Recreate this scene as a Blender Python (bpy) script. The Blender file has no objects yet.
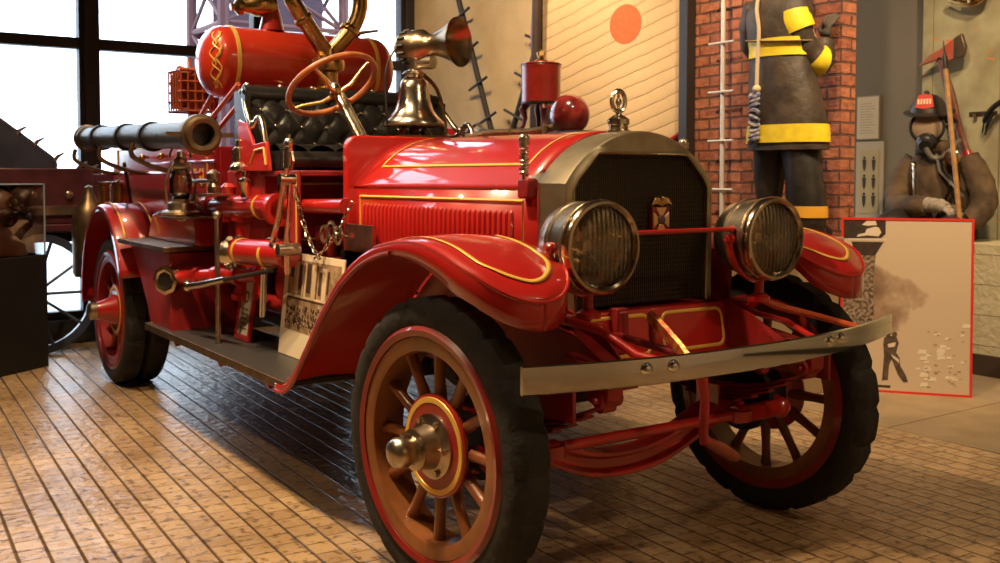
import bpy, bmesh, math, random
from math import pi, sin, cos, radians, sqrt, atan2
from mathutils import Vector as V, Matrix as M4
random.seed(7)
S = bpy.context.scene
COL = S.collection

# ------------------------------------------------------------------ camera
q = (2.7622, -2.4169, 1.3251, 0.5976, 0.0405)
cd = bpy.data.cameras.new('camera'); cam = bpy.data.objects.new('camera', cd); COL.objects.link(cam)
fw = V((-cos(q[3])*cos(q[4]), sin(q[3])*cos(q[4]), -sin(q[4])))
cam.location = q[:3]; cam.rotation_euler = fw.to_track_quat('-Z', 'Y').to_euler()
cd.sensor_width = 36; cd.lens = 36*1014.49/1000; cd.shift_y = -(281.5-219.36)/1000
cd.clip_start = .05
cd.dof.use_dof = True; cd.dof.focus_distance = 3.1; cd.dof.aperture_fstop = 7.0
S.camera = cam
# ------------------------------------------------------------------ world (overcast daylight beyond the windows)
W = bpy.data.worlds.new('world'); S.world = W; W.use_nodes = True
nt = W.node_tree; nt.nodes.clear()
o = nt.nodes.new('ShaderNodeOutputWorld'); b = nt.nodes.new('ShaderNodeBackground')
b.inputs[0].default_value = (.80, .90, 1, 1); b.inputs[1].default_value = 4.6
nt.links.new(b.outputs[0], o.inputs[0])
# ------------------------------------------------------------------ ceiling spots of the exhibition hall, plus added fill spots
def spot(name, loc, tgt, power, size=55, blend=.6, rad=.06, col=(1, .72, .42)):
    l = bpy.data.lights.new(name, 'SPOT'); l.energy = power; l.spot_size = radians(size); l.spot_blend = blend
    l.shadow_soft_size = rad; l.color = col
    ob = bpy.data.objects.new(name, l); COL.objects.link(ob); ob.location = loc
    ob.rotation_euler = (V(tgt)-V(loc)).to_track_quat('-Z', 'Y').to_euler(); return ob
def area(name, loc, tgt, power, sx, sy, col=(1, .74, .46)):
    l = bpy.data.lights.new(name, 'AREA'); l.shape = 'RECTANGLE'; l.size = sx; l.size_y = sy; l.energy = power; l.color = col
    ob = bpy.data.objects.new(name, l); COL.objects.link(ob); ob.location = loc
    ob.rotation_euler = (V(tgt)-V(loc)).to_track_quat('-Z', 'Y').to_euler(); return ob
SPOTS = [((-.6, -1.75, 4.35), (-.55, -.75, .8), 420, 75), ((-1.0, -1.7, 4.35), (-1.2, -.9, .5), 260, 80), ((-2.9, -1.9, 4.35), (-2.9, -1.5, 0), 420, 95),
         ((-4.6, -.6, 4.35), (-4.9, -1.3, .9), 160, 60), ((.9, .4, 4.35), (-.2, 2.2, 0), 70, 80), ((3.6, .9, 4.2), (.3, 0, 1.0), 130, 55), ((3.0, -1.0, 4.3), (5.0, .3, 1.4), 300, 100), ((2.2, 2.6, 4.3), (4.0, 3.6, .4), 200, 90),  # includes fill spots added to light the case, front floor and reflected side wall
         ((-3.4, .9, 4.35), (-4.6, 2.8, 2.2), 330, 75), ((-2.0, 1.0, 4.35), (-3.0, 2.9, 2.2), 330, 70), ((-.2, 1.1, 4.35), (-1.4, 3.0, 2.0), 330, 62),
         ((.4, 2.3, 4.35), (-1.1, 4.4, 1.6), 330, 75), ((.9, 2.0, 4.35), (-.8, 3.2, .6), 240, 60), ((-1.0, -3.6, 4.35), (-.8, -.8, .9), 170, 70)]
for i, (l, t, p, s) in enumerate(SPOTS): spot('ceiling_and_fill_spot', l, t, p, s)
# ------------------------------------------------------------------ exposure
vs = S.view_settings; vs.view_transform = 'Standard'; vs.look = 'None'; vs.gamma = 1; vs.use_curve_mapping = False
vs.exposure = .30

# ================================================================== materials
MATS = {}
def mat(name, col, rough=.5, metal=0, coat=0, bump=0, bscale=40, var=0, vscale=6, col2=None, trans=0, emit=0, ior=1.45, coatr=.05):
    if name in MATS: return MATS[name]
    m = bpy.data.materials.new(name); m.use_nodes = True; n = m.node_tree; p = n.nodes['Principled BSDF']
    p.inputs['Base Color'].default_value = (*col, 1); p.inputs['Roughness'].default_value = rough
    p.inputs['Metallic'].default_value = metal; p.inputs['Coat Weight'].default_value = coat; p.inputs['Coat Roughness'].default_value = coatr
    p.inputs['Transmission Weight'].default_value = trans; p.inputs['IOR'].default_value = ior
    if emit: p.inputs['Emission Color'].default_value = (*col, 1); p.inputs['Emission Strength'].default_value = emit
    if var or col2 or bump:
        tc = n.nodes.new('ShaderNodeTexCoord')
    if var or col2:
        nz = n.nodes.new('ShaderNodeTexNoise'); nz.inputs['Scale'].default_value = vscale; nz.inputs['Detail'].default_value = 5
        n.links.new(tc.outputs['Object'], nz.inputs['Vector'])
        cr = n.nodes.new('ShaderNodeValToRGB'); c2 = col2 or tuple(min(1, c*(1-var)) for c in col)
        cr.color_ramp.elements[0].position = .38; cr.color_ramp.elements[1].position = .64
        cr.color_ramp.elements[0].color = (*c2, 1); cr.color_ramp.elements[1].color = (*col, 1)
        n.links.new(nz.outputs[0], cr.inputs[0]); n.links.new(cr.outputs[0], p.inputs['Base Color'])
    if bump:
        nb = n.nodes.new('ShaderNodeTexNoise'); nb.inputs['Scale'].default_value = bscale; nb.inputs['Detail'].default_value = 4
        n.links.new(tc.outputs['Object'], nb.inputs['Vector'])
        bp = n.nodes.new('ShaderNodeBump'); bp.inputs['Strength'].default_value = bump; bp.inputs['Distance'].default_value = .01
        n.links.new(nb.outputs[0], bp.inputs['Height']); n.links.new(bp.outputs[0], p.inputs['Normal'])
    MATS[name] = m; return m
red = mat('red_enamel', (.44, .011, .009), .35, 0, 1, var=.12, vscale=3, coatr=.06)
redd = mat('dull_red_enamel', (.32, .012, .012), .5, 0, .35, var=.35, vscale=8, coatr=.25)
tankred = mat('tank_red_enamel', (.55, .035, .012), .3, 0, 1, var=.1, vscale=3, coatr=.08)
gold = mat('gold_leaf_paint', (.80, .50, .10), .35, .2)
nickel = mat('nickel_plate', (.62, .55, .44), .2, 1, bump=.06, bscale=60)
chrome = mat('chrome_plate', (.72, .70, .66), .06, 1)
oldnick = mat('aged_nickel', (.60, .52, .41), .30, 1, var=.35, vscale=14)
shell = mat('aged_nickel_shell', (.46, .39, .26), .36, .85, var=.25, vscale=9)
brass = mat('aged_brass', (.62, .38, .14), .26, 1, var=.3, vscale=12)
dbrass = mat('dark_bronze', (.22, .15, .08), .4, .9, var=.4, vscale=15)
rubber = mat('black_rubber', (.022, .020, .018), .75, bump=.5, bscale=35, var=.4, vscale=12)
black = mat('black_paint', (.012, .011, .011), .45)
darkm = mat('dark_iron', (.03, .026, .024), .5, .4, var=.4, vscale=10)
leather = mat('black_buttoned_leather', (.014, .013, .012), .32, bump=.25, bscale=60)
woodw = mat('varnished_orange_wood', (.25, .072, .018), .4, 0, .5, var=.4, vscale=9, coatr=.2)
woodr = mat('wheel_rim_wood', (.27, .095, .028), .4, 0, .4, var=.3, vscale=9, coatr=.2)
wheelw = mat('steering_rim_wood', (.42, .14, .04), .35, 0, .8, var=.3, vscale=20)
hosem = mat('grey_black_hose_rubber', (.05, .055, .06), .38, bump=.3, bscale=50)
cream = mat('cream_paper', (.72, .60, .42), .7)
glassm = mat('clear_glass', (1, 1, 1), .02, trans=1, ior=1.45)

def finish(bm, name, mats, ang=38):
    bmesh.ops.recalc_face_normals(bm, faces=bm.faces)
    for f in bm.faces: f.smooth = True
    a = radians(ang)
    for e in bm.edges:
        if len(e.link_faces) == 2 and e.calc_face_angle(0) > a: e.smooth = False
    me = bpy.data.meshes.new(name); bm.to_mesh(me); bm.free()
    for m in (mats if isinstance(mats, (list, tuple)) else [mats]): me.materials.append(m)
    return me
OFF = {}
def part(name, bm, mats, parent=None, loc=(0, 0, 0), bev=0, ang=38, label=None, sub=0, recalc=True):
    """one mesh object.  vertices are given in place coordinates; the parent's base is subtracted"""
    off = OFF.get(parent.name, V((0, 0, 0))) if parent else V(loc)
    bmesh.ops.translate(bm, verts=bm.verts, vec=-off)
    ob = bpy.data.objects.new(name, finish(bm, name, mats, ang)); COL.objects.link(ob)
    if parent: ob.parent = parent; OFF[ob.name] = off
    else: ob.location = loc; OFF[ob.name] = V(loc)
    if bev:
        md = ob.modifiers.new('bevel', 'BEVEL'); md.width = bev; md.segments = 2; md.limit_method = 'ANGLE'; md.angle_limit = radians(40)
    if sub:
        md = ob.modifiers.new('sub', 'SUBSURF'); md.levels = sub; md.render_levels = sub
    if label: ob['label'] = label
    return ob
def thing(name, label, cat, loc=(0, 0, 0), group=None, local=False, rz=0, rot=None):
    ob = bpy.data.objects.new(name, None); COL.objects.link(ob); ob.location = loc; ob.empty_display_size = .1
    ob.rotation_euler = rot or (0, 0, rz)
    ob['label'] = label; ob['category'] = cat
    if group: ob['group'] = group
    OFF[ob.name] = V((0, 0, 0)) if local else V(loc); return ob
def tag(ob, label, cat, group=None):
    ob['label'] = label; ob['category'] = cat
    if group: ob['group'] = group
    return ob
def struct(name, bm, mats, bev=0, **k):
    ob = part(name, bm, mats, None, bev=bev, **k); ob['kind'] = 'structure'; return ob
def B(): return bmesh.new()
def setmi(bm, n0, mi):
    if mi:
        bm.faces.ensure_lookup_table()
        for f in bm.faces[n0:]: f.material_index = mi
def box(bm, c, s, rot=None, mi=0):
    n0 = len(bm.faces); r = bmesh.ops.create_cube(bm, size=1)['verts']
    m = M4.Translation(V(c)) @ (rot.to_4x4() if rot else M4.Identity(4)) @ M4.Diagonal((*s, 1))
    bmesh.ops.transform(bm, matrix=m, verts=r); setmi(bm, n0, mi); return bm
def bx(bm, x0, x1, y0, y1, z0, z1, mi=0): return box(bm, ((x0+x1)/2, (y0+y1)/2, (z0+z1)/2), (abs(x1-x0), abs(y1-y0), abs(z1-z0)), mi=mi)
def frame_for(d):
    d = V(d).normalized(); a = V((0, 0, 1)) if abs(d.z) < .9 else V((1, 0, 0))
    u = d.cross(a).normalized(); v = d.cross(u).normalized(); return d, u, v
def lathe(bm, p0, axis, prof, n=28, mi=0, capped=True):
    """prof: list of (distance along axis, radius)"""
    n0 = len(bm.faces); d, u, v = frame_for(axis); p0 = V(p0); rings = []
    for h, r in prof:
        if r < 1e-5: rings.append([bm.verts.new(p0+d*h)])
        else: rings.append([bm.verts.new(p0+d*h+(u*cos(2*pi*i/n)+v*sin(2*pi*i/n))*r) for i in range(n)])
    for A, Bq in zip(rings, rings[1:]):
        for i in range(n):
            j = (i+1) % n
            if len(A) == 1 and len(Bq) == 1: break
            if len(A) == 1: bm.faces.new((A[0], Bq[i], Bq[j]))
            elif len(Bq) == 1: bm.faces.new((A[i], A[j], Bq[0]))
            else: bm.faces.new((A[i], A[j], Bq[j], Bq[i]))
    if capped:
        for R in (rings[0], rings[-1]):
            if len(R) > 1: bm.faces.new(R)
    setmi(bm, n0, mi); return bm
def cyl(bm, a, b, r, r2=None, n=16, mi=0):
    a = V(a); b = V(b); return lathe(bm, a, b-a, [(0, r), ((b-a).length, r if r2 is None else r2)], n, mi)
def ring(bm, p0, axis, prof, n=40, mi=0):
    """closed profile revolved (no caps)"""
    return lathe(bm, p0, axis, list(prof)+[prof[0]], n, mi, capped=False)
def tube(bm, pts, r, n=10, mi=0, closed=False, flat=1.0):
    """sweep; r a number or list; flat squashes one axis"""
    n0 = len(bm.faces); pts = [V(p) for p in pts]; N = len(pts); rs = r if isinstance(r, (list, tuple)) else [r]*N
    rings = []; up = None
    for i, p in enumerate(pts):
        if closed: t = (pts[(i+1) % N]-pts[i-1]).normalized()
        else: t = (pts[min(i+1, N-1)]-pts[max(i-1, 0)]).normalized()
        if up is None: _, u, v = frame_for(t)
        else:
            u = (up-t*up.dot(t)).normalized(); v = t.cross(u)
        up = u
        rings.append([bm.verts.new(p+(u*cos(2*pi*k/n)+v*sin(2*pi*k/n)*flat)*rs[i]) for k in range(n)])
    for i in range(N if closed else N-1):
        A, Bq = rings[i], rings[(i+1) % N]
        for k in range(n):
            j = (k+1) % n; bm.faces.new((A[k], A[j], Bq[j], Bq[k]))
    if not closed: bm.faces.new(rings[0][::-1]); bm.faces.new(rings[-1])
    setmi(bm, n0, mi); return bm
def prism(bm, poly, axis, a, b, mi=0):
    """poly 2-D; axis 'x': (y,z), 'y': (x,z), 'z': (x,y); extruded from a to b"""
    n0 = len(bm.faces)
    def P(p, h): return {'x': (h, p[0], p[1]), 'y': (p[0], h, p[1]), 'z': (p[0], p[1], h)}[axis]
    A = [bm.verts.new(P(p, a)) for p in poly]; C = [bm.verts.new(P(p, b)) for p in poly]
    bm.faces.new(A[::-1]); bm.faces.new(C)
    for i in range(len(poly)):
        j = (i+1) % len(poly); bm.faces.new((A[i], A[j], C[j], C[i]))
    setmi(bm, n0, mi); return bm
def grid(bm, rows, mi=0, closed=False):
    n0 = len(bm.faces); vv = [[bm.verts.new(p) for p in r] for r in rows]
    for A, C in zip(vv, vv[1:]):
        m = len(A)
        for i in range(m if closed else m-1):
            j = (i+1) % m; bm.faces.new((A[i], A[j], C[j], C[i]))
    setmi(bm, n0, mi); return vv
def sph(bm, c, r, sc=(1, 1, 1), n=20, mi=0, rot=None):
    n0 = len(bm.faces); rr = bmesh.ops.create_uvsphere(bm, u_segments=n, v_segments=max(8, n//2), radius=r)['verts']
    m = M4.Translation(V(c)) @ (rot.to_4x4() if rot else M4.Identity(4)) @ M4.Diagonal((*sc, 1))
    bmesh.ops.transform(bm, matrix=m, verts=rr); setmi(bm, n0, mi); return bm
def arc(cx, cy, r, a0, a1, n, r2=None):
    r2 = r if r2 is None else r2
    return [(cx+r*cos(radians(a0+(a1-a0)*i/n)), cy+r2*sin(radians(a0+(a1-a0)*i/n))) for i in range(n+1)]
def interp(tab, x):
    if x <= tab[0][0]: return tab[0][1:]
    for a, b in zip(tab, tab[1:]):
        if x <= b[0]:
            t = (x-a[0])/(b[0]-a[0]); return tuple(a[i]*(1-t)+b[i]*t for i in range(1, len(a)))
    return tab[-1][1:]
def smoothpath(P, n):
    """Catmull-Rom through P, n samples per span"""
    P = [V(p) for p in P]; out = []
    for i in range(len(P)-1):
        p0, p1, p2, p3 = P[max(i-1, 0)], P[i], P[i+1], P[min(i+2, len(P)-1)]
        for k in range(n):
            t = k/n
            out.append(.5*((2*p1)+(p2-p0)*t+(2*p0-5*p1+4*p2-p3)*t*t+(3*p1-p0-3*p2+p3)*t**3))
    out.append(P[-1]); return out
def Rz(a): return M4.Rotation(radians(a), 3, 'Z')
def Rx(a): return M4.Rotation(radians(a), 3, 'X')
def Ry(a): return M4.Rotation(radians(a), 3, 'Y')
def copy_tree(o, parent=None):
    c = o.copy(); COL.objects.link(c)
    if parent: c.parent = parent
    OFF[c.name] = OFF.get(o.name, V((0, 0, 0)))
    for ch in list(o.children): copy_tree(ch, c)
    return c

# ================================================================== the room
def nodes_mat(name):
    m = bpy.data.materials.new(name); m.use_nodes = True; n = m.node_tree
    return m, n, n.nodes['Principled BSDF'], n.nodes.new('ShaderNodeTexCoord')
def ramp(n, stops, src):
    c = n.nodes.new('ShaderNodeValToRGB'); e = c.color_ramp.elements
    while len(e) < len(stops): e.new(.5)
    for k, (p, col) in enumerate(stops): e[k].position = p; e[k].color = (*col, 1)
    n.links.new(src, c.inputs[0]); return c.outputs[0]
def floor_mat():
    m, n, p, tc = nodes_mat('end_grain_block_floor')
    mp = n.nodes.new('ShaderNodeMapping'); mp.inputs['Rotation'].default_value = (0, 0, radians(2.5))
    n.links.new(tc.outputs['Object'], mp.inputs[0])
    br = n.nodes.new('ShaderNodeTexBrick'); n.links.new(mp.outputs[0], br.inputs['Vector'])
    br.inputs['Scale'].default_value = 1; br.inputs['Brick Width'].default_value = .105; br.inputs['Row Height'].default_value = .0995
    br.inputs['Mortar Size'].default_value = .0045; br.inputs['Mortar Smooth'].default_value = .4
    br.inputs['Color1'].default_value = (.54, .37, .20, 1); br.inputs['Color2'].default_value = (.43, .28, .145, 1); br.inputs['Mortar'].default_value = (.26, .16, .085, 1)
    # long joints between the rows are deeper than the cross joints
    sx = n.nodes.new('ShaderNodeSeparateXYZ'); n.links.new(mp.outputs[0], sx.inputs[0])
    dv = n.nodes.new('ShaderNodeMath'); dv.operation = 'DIVIDE'; dv.inputs[1].default_value = .0995; n.links.new(sx.outputs['Y'], dv.inputs[0])
    fr = n.nodes.new('ShaderNodeMath'); fr.operation = 'PINGPONG'; fr.inputs[1].default_value = .5; n.links.new(dv.outputs[0], fr.inputs[0])
    gv = ramp(n, [(0, (0, 0, 0)), (.07, (1, 1, 1))], fr.outputs[0])
    nz = n.nodes.new('ShaderNodeTexNoise'); nz.inputs['Scale'].default_value = 26; nz.inputs['Detail'].default_value = 8; n.links.new(tc.outputs['Object'], nz.inputs[0])
    st = ramp(n, [(.36, (.22, .17, .14)), (.45, (1, 1, 1))], nz.outputs[0])
    n2 = n.nodes.new('ShaderNodeTexNoise'); n2.inputs['Scale'].default_value = 2.2; n2.inputs['Detail'].default_value = 4; n.links.new(tc.outputs['Object'], n2.inputs[0])
    st2 = ramp(n, [(.3, (.62, .58, .55)), (.7, (1.0, 1.0, 1.0))], n2.outputs[0])
    mx = n.nodes.new('ShaderNodeMix'); mx.data_type = 'RGBA'; mx.blend_type = 'MULTIPLY'; mx.inputs[0].default_value = .75
    n.links.new(br.outputs['Color'], mx.inputs[6]); n.links.new(st, mx.inputs[7])
    my = n.nodes.new('ShaderNodeMix'); my.data_type = 'RGBA'; my.blend_type = 'MULTIPLY'; my.inputs[0].default_value = 1
    n.links.new(mx.outputs[2], my.inputs[6]); n.links.new(st2, my.inputs[7])
    mz = n.nodes.new('ShaderNodeMix'); mz.data_type = 'RGBA'; mz.blend_type = 'MULTIPLY'; mz.inputs[0].default_value = .25
    n.links.new(my.outputs[2], mz.inputs[6]); n.links.new(gv, mz.inputs[7]); n.links.new(mz.outputs[2], p.inputs['Base Color'])
    p.inputs['Roughness'].default_value = .34
    rr = n.nodes.new('ShaderNodeMapRange'); rr.inputs[3].default_value = .22; rr.inputs[4].default_value = .42; n.links.new(n2.outputs[0], rr.inputs[0]); n.links.new(rr.outputs[0], p.inputs['Roughness'])
    # height: crowned blocks
    nb = n.nodes.new('ShaderNodeTexNoise'); nb.inputs['Scale'].default_value = 16; nb.inputs['Detail'].default_value = 3; n.links.new(tc.outputs['Object'], nb.inputs[0])
    a = n.nodes.new('ShaderNodeMath'); a.operation = 'MULTIPLY_ADD'; a.inputs[1].default_value = -.55; n.links.new(br.outputs['Fac'], a.inputs[0]); n.links.new(gv, a.inputs[2])
    a2 = n.nodes.new('ShaderNodeMath'); a2.operation = 'MULTIPLY_ADD'; a2.inputs[1].default_value = 1.3; n.links.new(nb.outputs[0], a2.inputs[0]); n.links.new(a.outputs[0], a2.inputs[2])
    bp = n.nodes.new('ShaderNodeBump'); bp.inputs['Strength'].default_value = 1; bp.inputs['Distance'].default_value = .008
    n.links.new(a2.outputs[0], bp.inputs['Height']); n.links.new(bp.outputs[0], p.inputs['Normal'])
    return m
def brick_mat(w, h, c1, c2, mort, ms=.012, axis='XZ', scatter=.35, name='brick'):
    m, n, p, tc = nodes_mat(name)
    s = n.nodes.new('ShaderNodeSeparateXYZ'); n.links.new(tc.outputs['Object'], s.inputs[0])
    c = n.nodes.new('ShaderNodeCombineXYZ'); ad = n.nodes.new('ShaderNodeMath'); ad.operation = 'ADD'
    n.links.new(s.outputs['X'], ad.inputs[0]); n.links.new(s.outputs['Y'], ad.inputs[1])
    n.links.new(ad.outputs[0], c.inputs[0]); n.links.new(s.outputs['Z'], c.inputs[1])
    nw = n.nodes.new('ShaderNodeTexNoise'); nw.inputs['Scale'].default_value = 14; n.links.new(tc.outputs['Object'], nw.inputs[0])
    vm = n.nodes.new('ShaderNodeVectorMath'); vm.operation = 'SCALE'; vm.inputs['Scale'].default_value = .014; n.links.new(nw.outputs[1], vm.inputs[0])
    va = n.nodes.new('ShaderNodeVectorMath'); n.links.new(c.outputs[0], va.inputs[0]); n.links.new(vm.outputs[0], va.inputs[1])
    br = n.nodes.new('ShaderNodeTexBrick'); n.links.new(va.outputs[0], br.inputs['Vector'])
    br.inputs['Scale'].default_value = 1; br.inputs['Brick Width'].default_value = w; br.inputs['Row Height'].default_value = h
    br.inputs['Mortar Size'].default_value = ms; br.inputs['Mortar Smooth'].default_value = .35
    br.inputs['Color1'].default_value = (*c1, 1); br.inputs['Color2'].default_value = (*c2, 1); br.inputs['Mortar'].default_value = (*mort, 1)
    nz = n.nodes.new('ShaderNodeTexNoise'); nz.inputs['Scale'].default_value = 22; nz.inputs['Detail'].default_value = 5; n.links.new(tc.outputs['Object'], nz.inputs[0])
    st = ramp(n, [(.3, (1-scatter,)*3), (.6, (1, 1, 1))], nz.outputs[0])
    mx = n.nodes.new('ShaderNodeMix'); mx.data_type = 'RGBA'; mx.blend_type = 'MULTIPLY'; mx.inputs[0].default_value = 1
    n.links.new(br.outputs['Color'], mx.inputs[6]); n.links.new(st, mx.inputs[7]); n.links.new(mx.outputs[2], p.inputs['Base Color'])
    p.inputs['Roughness'].default_value = .8
    a = n.nodes.new('ShaderNodeMath'); a.operation = 'MULTIPLY_ADD'; a.inputs[1].default_value = -1.3; n.links.new(br.outputs['Fac'], a.inputs[0]); n.links.new(nz.outputs[0], a.inputs[2])
    bp = n.nodes.new('ShaderNodeBump'); bp.inputs['Strength'].default_value = .9; bp.inputs['Distance'].default_value = .014
    n.links.new(a.outputs[0], bp.inputs['Height']); n.links.new(bp.outputs[0], p.inputs['Normal'])
    return m
XW, XF, YR, YL, ZC = -6.0, 5.0, -6.0, 2.5, 4.5
fm = floor_mat()
conc = mat('tan_concrete', (.33, .24, .14), .45, var=.2, vscale=5, bump=.1, bscale=60)
struct('floor', bx(B(), XW-.2, XF, YR, 2.29, -.1, 0), fm)
bm = B(); 
for x0, x1 in ((XW-.2, -3.0), (-2.994, -.5), (-.494, XF)):
    bx(bm, x0, x1, 2.296, 5.2, -.1, .0)
struct('floor_concrete', bm, conc)
ceilm = mat('dark_ceiling', (.10, .08, .06), .9)
struct('ceiling', bx(B(), XW-.2, XF, YR, 5.2, ZC, ZC+.1), ceilm)
beige = mat('beige_wall_paint', (.50, .37, .21), .85, bump=.25, bscale=45, var=.1)
greyw = mat('grey_brown_wall_paint', (.17, .145, .11), .85, bump=.3, bscale=60)
struct('wall_back', prism(B(), [(-6.0, 2.5), (-2.5, 3.22), (-2.53, 3.37), (-6.0, 2.66)], 'z', 0, ZC), beige)
brk = brick_mat(.205, .0765, (.42, .15, .075), (.32, .10, .055), (.13, .06, .04), .0095, name='red_brick')
bm = B(); bx(bm, -2.69, -1.34, 2.98, 3.12, 0, ZC)
struct('wall_brick', bm, brk)
struct('wall_recess', bx(B(), -5, -1.9, 4.9, 5.0, 0, ZC), greyw)
struct('wall_side', bx(B(), XF, XF+.1, YR, 5.2, 0, ZC), beige)
struct('wall_near', bx(B(), XW-.2, XF, YR-.1, YR, 0, ZC), beige)
struct('wall_end', bx(B(), -1.9, XF, 4.98, 5.08, 0, ZC), beige)
# window wall: black mullions, rails, sill
mull = mat('dark_bronze_window_frame', (.028, .022, .022), .5, .3)
def window(name, y0, y1):
    bm = B()
    bx(bm, XW-.06, XW+.06, y0, y0+.04, .19, ZC); bx(bm, XW-.06, XW+.06, y1-.04, y1, .19, ZC)
    bx(bm, XW-.05, XW+.05, y0+.04, y1-.04, .19, .25); bx(bm, XW-.05, XW+.05, y0+.04, y1-.04, 2.37, 2.46)
    w = struct(name, bm, mull, bev=.004)
    g = B(); bx(g, XW-.006, XW+.006, y0+.03, y1-.03, .25, 2.37); bx(g, XW-.006, XW+.006, y0+.03, y1-.03, 2.46, ZC)
    pn = part('pane', g, window_glass(), w); return w
def window_glass():
    if 'window_glass' in MATS: return MATS['window_glass']
    m, n, p, tc = nodes_mat('window_glass'); n.nodes.remove(p); out = n.nodes['Material Output']
    t = n.nodes.new('ShaderNodeBsdfTransparent'); t.inputs[0].default_value = (.94, .97, 1, 1); g = n.nodes.new('ShaderNodeBsdfGlossy'); g.inputs['Roughness'].default_value = .03
    fz = n.nodes.new('ShaderNodeFresnel'); fz.inputs[0].default_value = 1.45; mx = n.nodes.new('ShaderNodeMixShader')
    n.links.new(fz.outputs[0], mx.inputs[0]); n.links.new(t.outputs[0], mx.inputs[1]); n.links.new(g.outputs[0], mx.inputs[2]); n.links.new(mx.outputs[0], out.inputs[0])
    MATS['window_glass'] = m; return m
edges = [-1.99, -.515, .95, 2.43]
struct('wall_left', bx(B(), XW-.08, XW+.08, YR, -2.03, 0, ZC), greyw)
for i in range(3):
    window('window_%d' % (i+1), edges[i]+.04, edges[i+1]-.04)
for i, y in enumerate(edges): 
    bm = B(); bx(bm, XW-.1, XW+.1, y-.045, y+.045, .19, ZC); struct('trim_%d' % (i+1), bm, mull, bev=.004)
struct('trim_8', bx(B(), XW-.12, XW+.14, YR, 2.5, 0, .19), mat('black_sill', (.02, .017, .016), .5), bev=.004)
# green timber backdrop at the right
def greenwood():
    m, n, p, tc = nodes_mat('weathered_green_boards')
    nz = n.nodes.new('ShaderNodeTexNoise'); nz.inputs['Scale'].default_value = 5; nz.inputs['Detail'].default_value = 6; n.links.new(tc.outputs['Object'], nz.inputs[0])
    c = ramp(n, [(.3, (.27, .23, .13)), (.55, (.37, .34, .20)), (.75, (.45, .42, .26))], nz.outputs[0])
    n2 = n.nodes.new('ShaderNodeTexNoise'); n2.inputs['Scale'].default_value = 7; mp = n.nodes.new('ShaderNodeMapping'); mp.inputs['Scale'].default_value = (1, 1, 2.2); mp.inputs['Location'].default_value = (3.3, 0, 1)
    n.links.new(tc.outputs['Object'], mp.inputs[0]); n.links.new(mp.outputs[0], n2.inputs[0])
    f = ramp(n, [(.66, (0, 0, 0)), (.70, (1, 1, 1))], n2.outputs[0])
    mx = n.nodes.new('ShaderNodeMix'); mx.data_type = 'RGBA'; n.links.new(f, mx.inputs[0]); n.links.new(c, mx.inputs[6]); mx.inputs[7].default_value = (.62, .22, .06, 1)
    n.links.new(mx.outputs[2], p.inputs['Base Color']); p.inputs['Roughness'].default_value = .7
    bp = n.nodes.new('ShaderNodeBump'); bp.inputs['Strength'].default_value = .4; bp.inputs['Distance'].default_value = .01; n.links.new(nz.outputs[0], bp.inputs['Height']); n.links.new(bp.outputs[0], p.inputs['Normal'])
    return m
gw = greenwood()
bm = B()
for x0, x1 in ((-1.92, -1.835), (-1.83, -1.30), (-1.294, -.42), (-.414, .4), (.406, 1.2)):
    bx(bm, x0, x1, 4.72, 4.80, .88, ZC)
struct('wall_green', bm, gw, bev=.004)
blockm = brick_mat(.40, .205, (.50, .44, .29), (.47, .41, .27), (.30, .26, .17), .004, scatter=.1, name='painted_block')
pl = struct('wall_platform', bx(B(), -1.88, XF, 4.09, 4.9, .0, .88), blockm)
struct('baseboard_platform', bx(B(), -1.9, XF, 4.06, 4.09, .0, .14), mat('dark_rubber_base', (.045, .028, .018), .55))

# ================================================================== the fire engine
truck = thing('fire_engine', 'antique red open fire engine with wooden spoked wheels, brass fittings and gold pinstripes', 'fire engine', (0, 0, 0))
WR, TK = .475, 1.53/2
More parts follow.
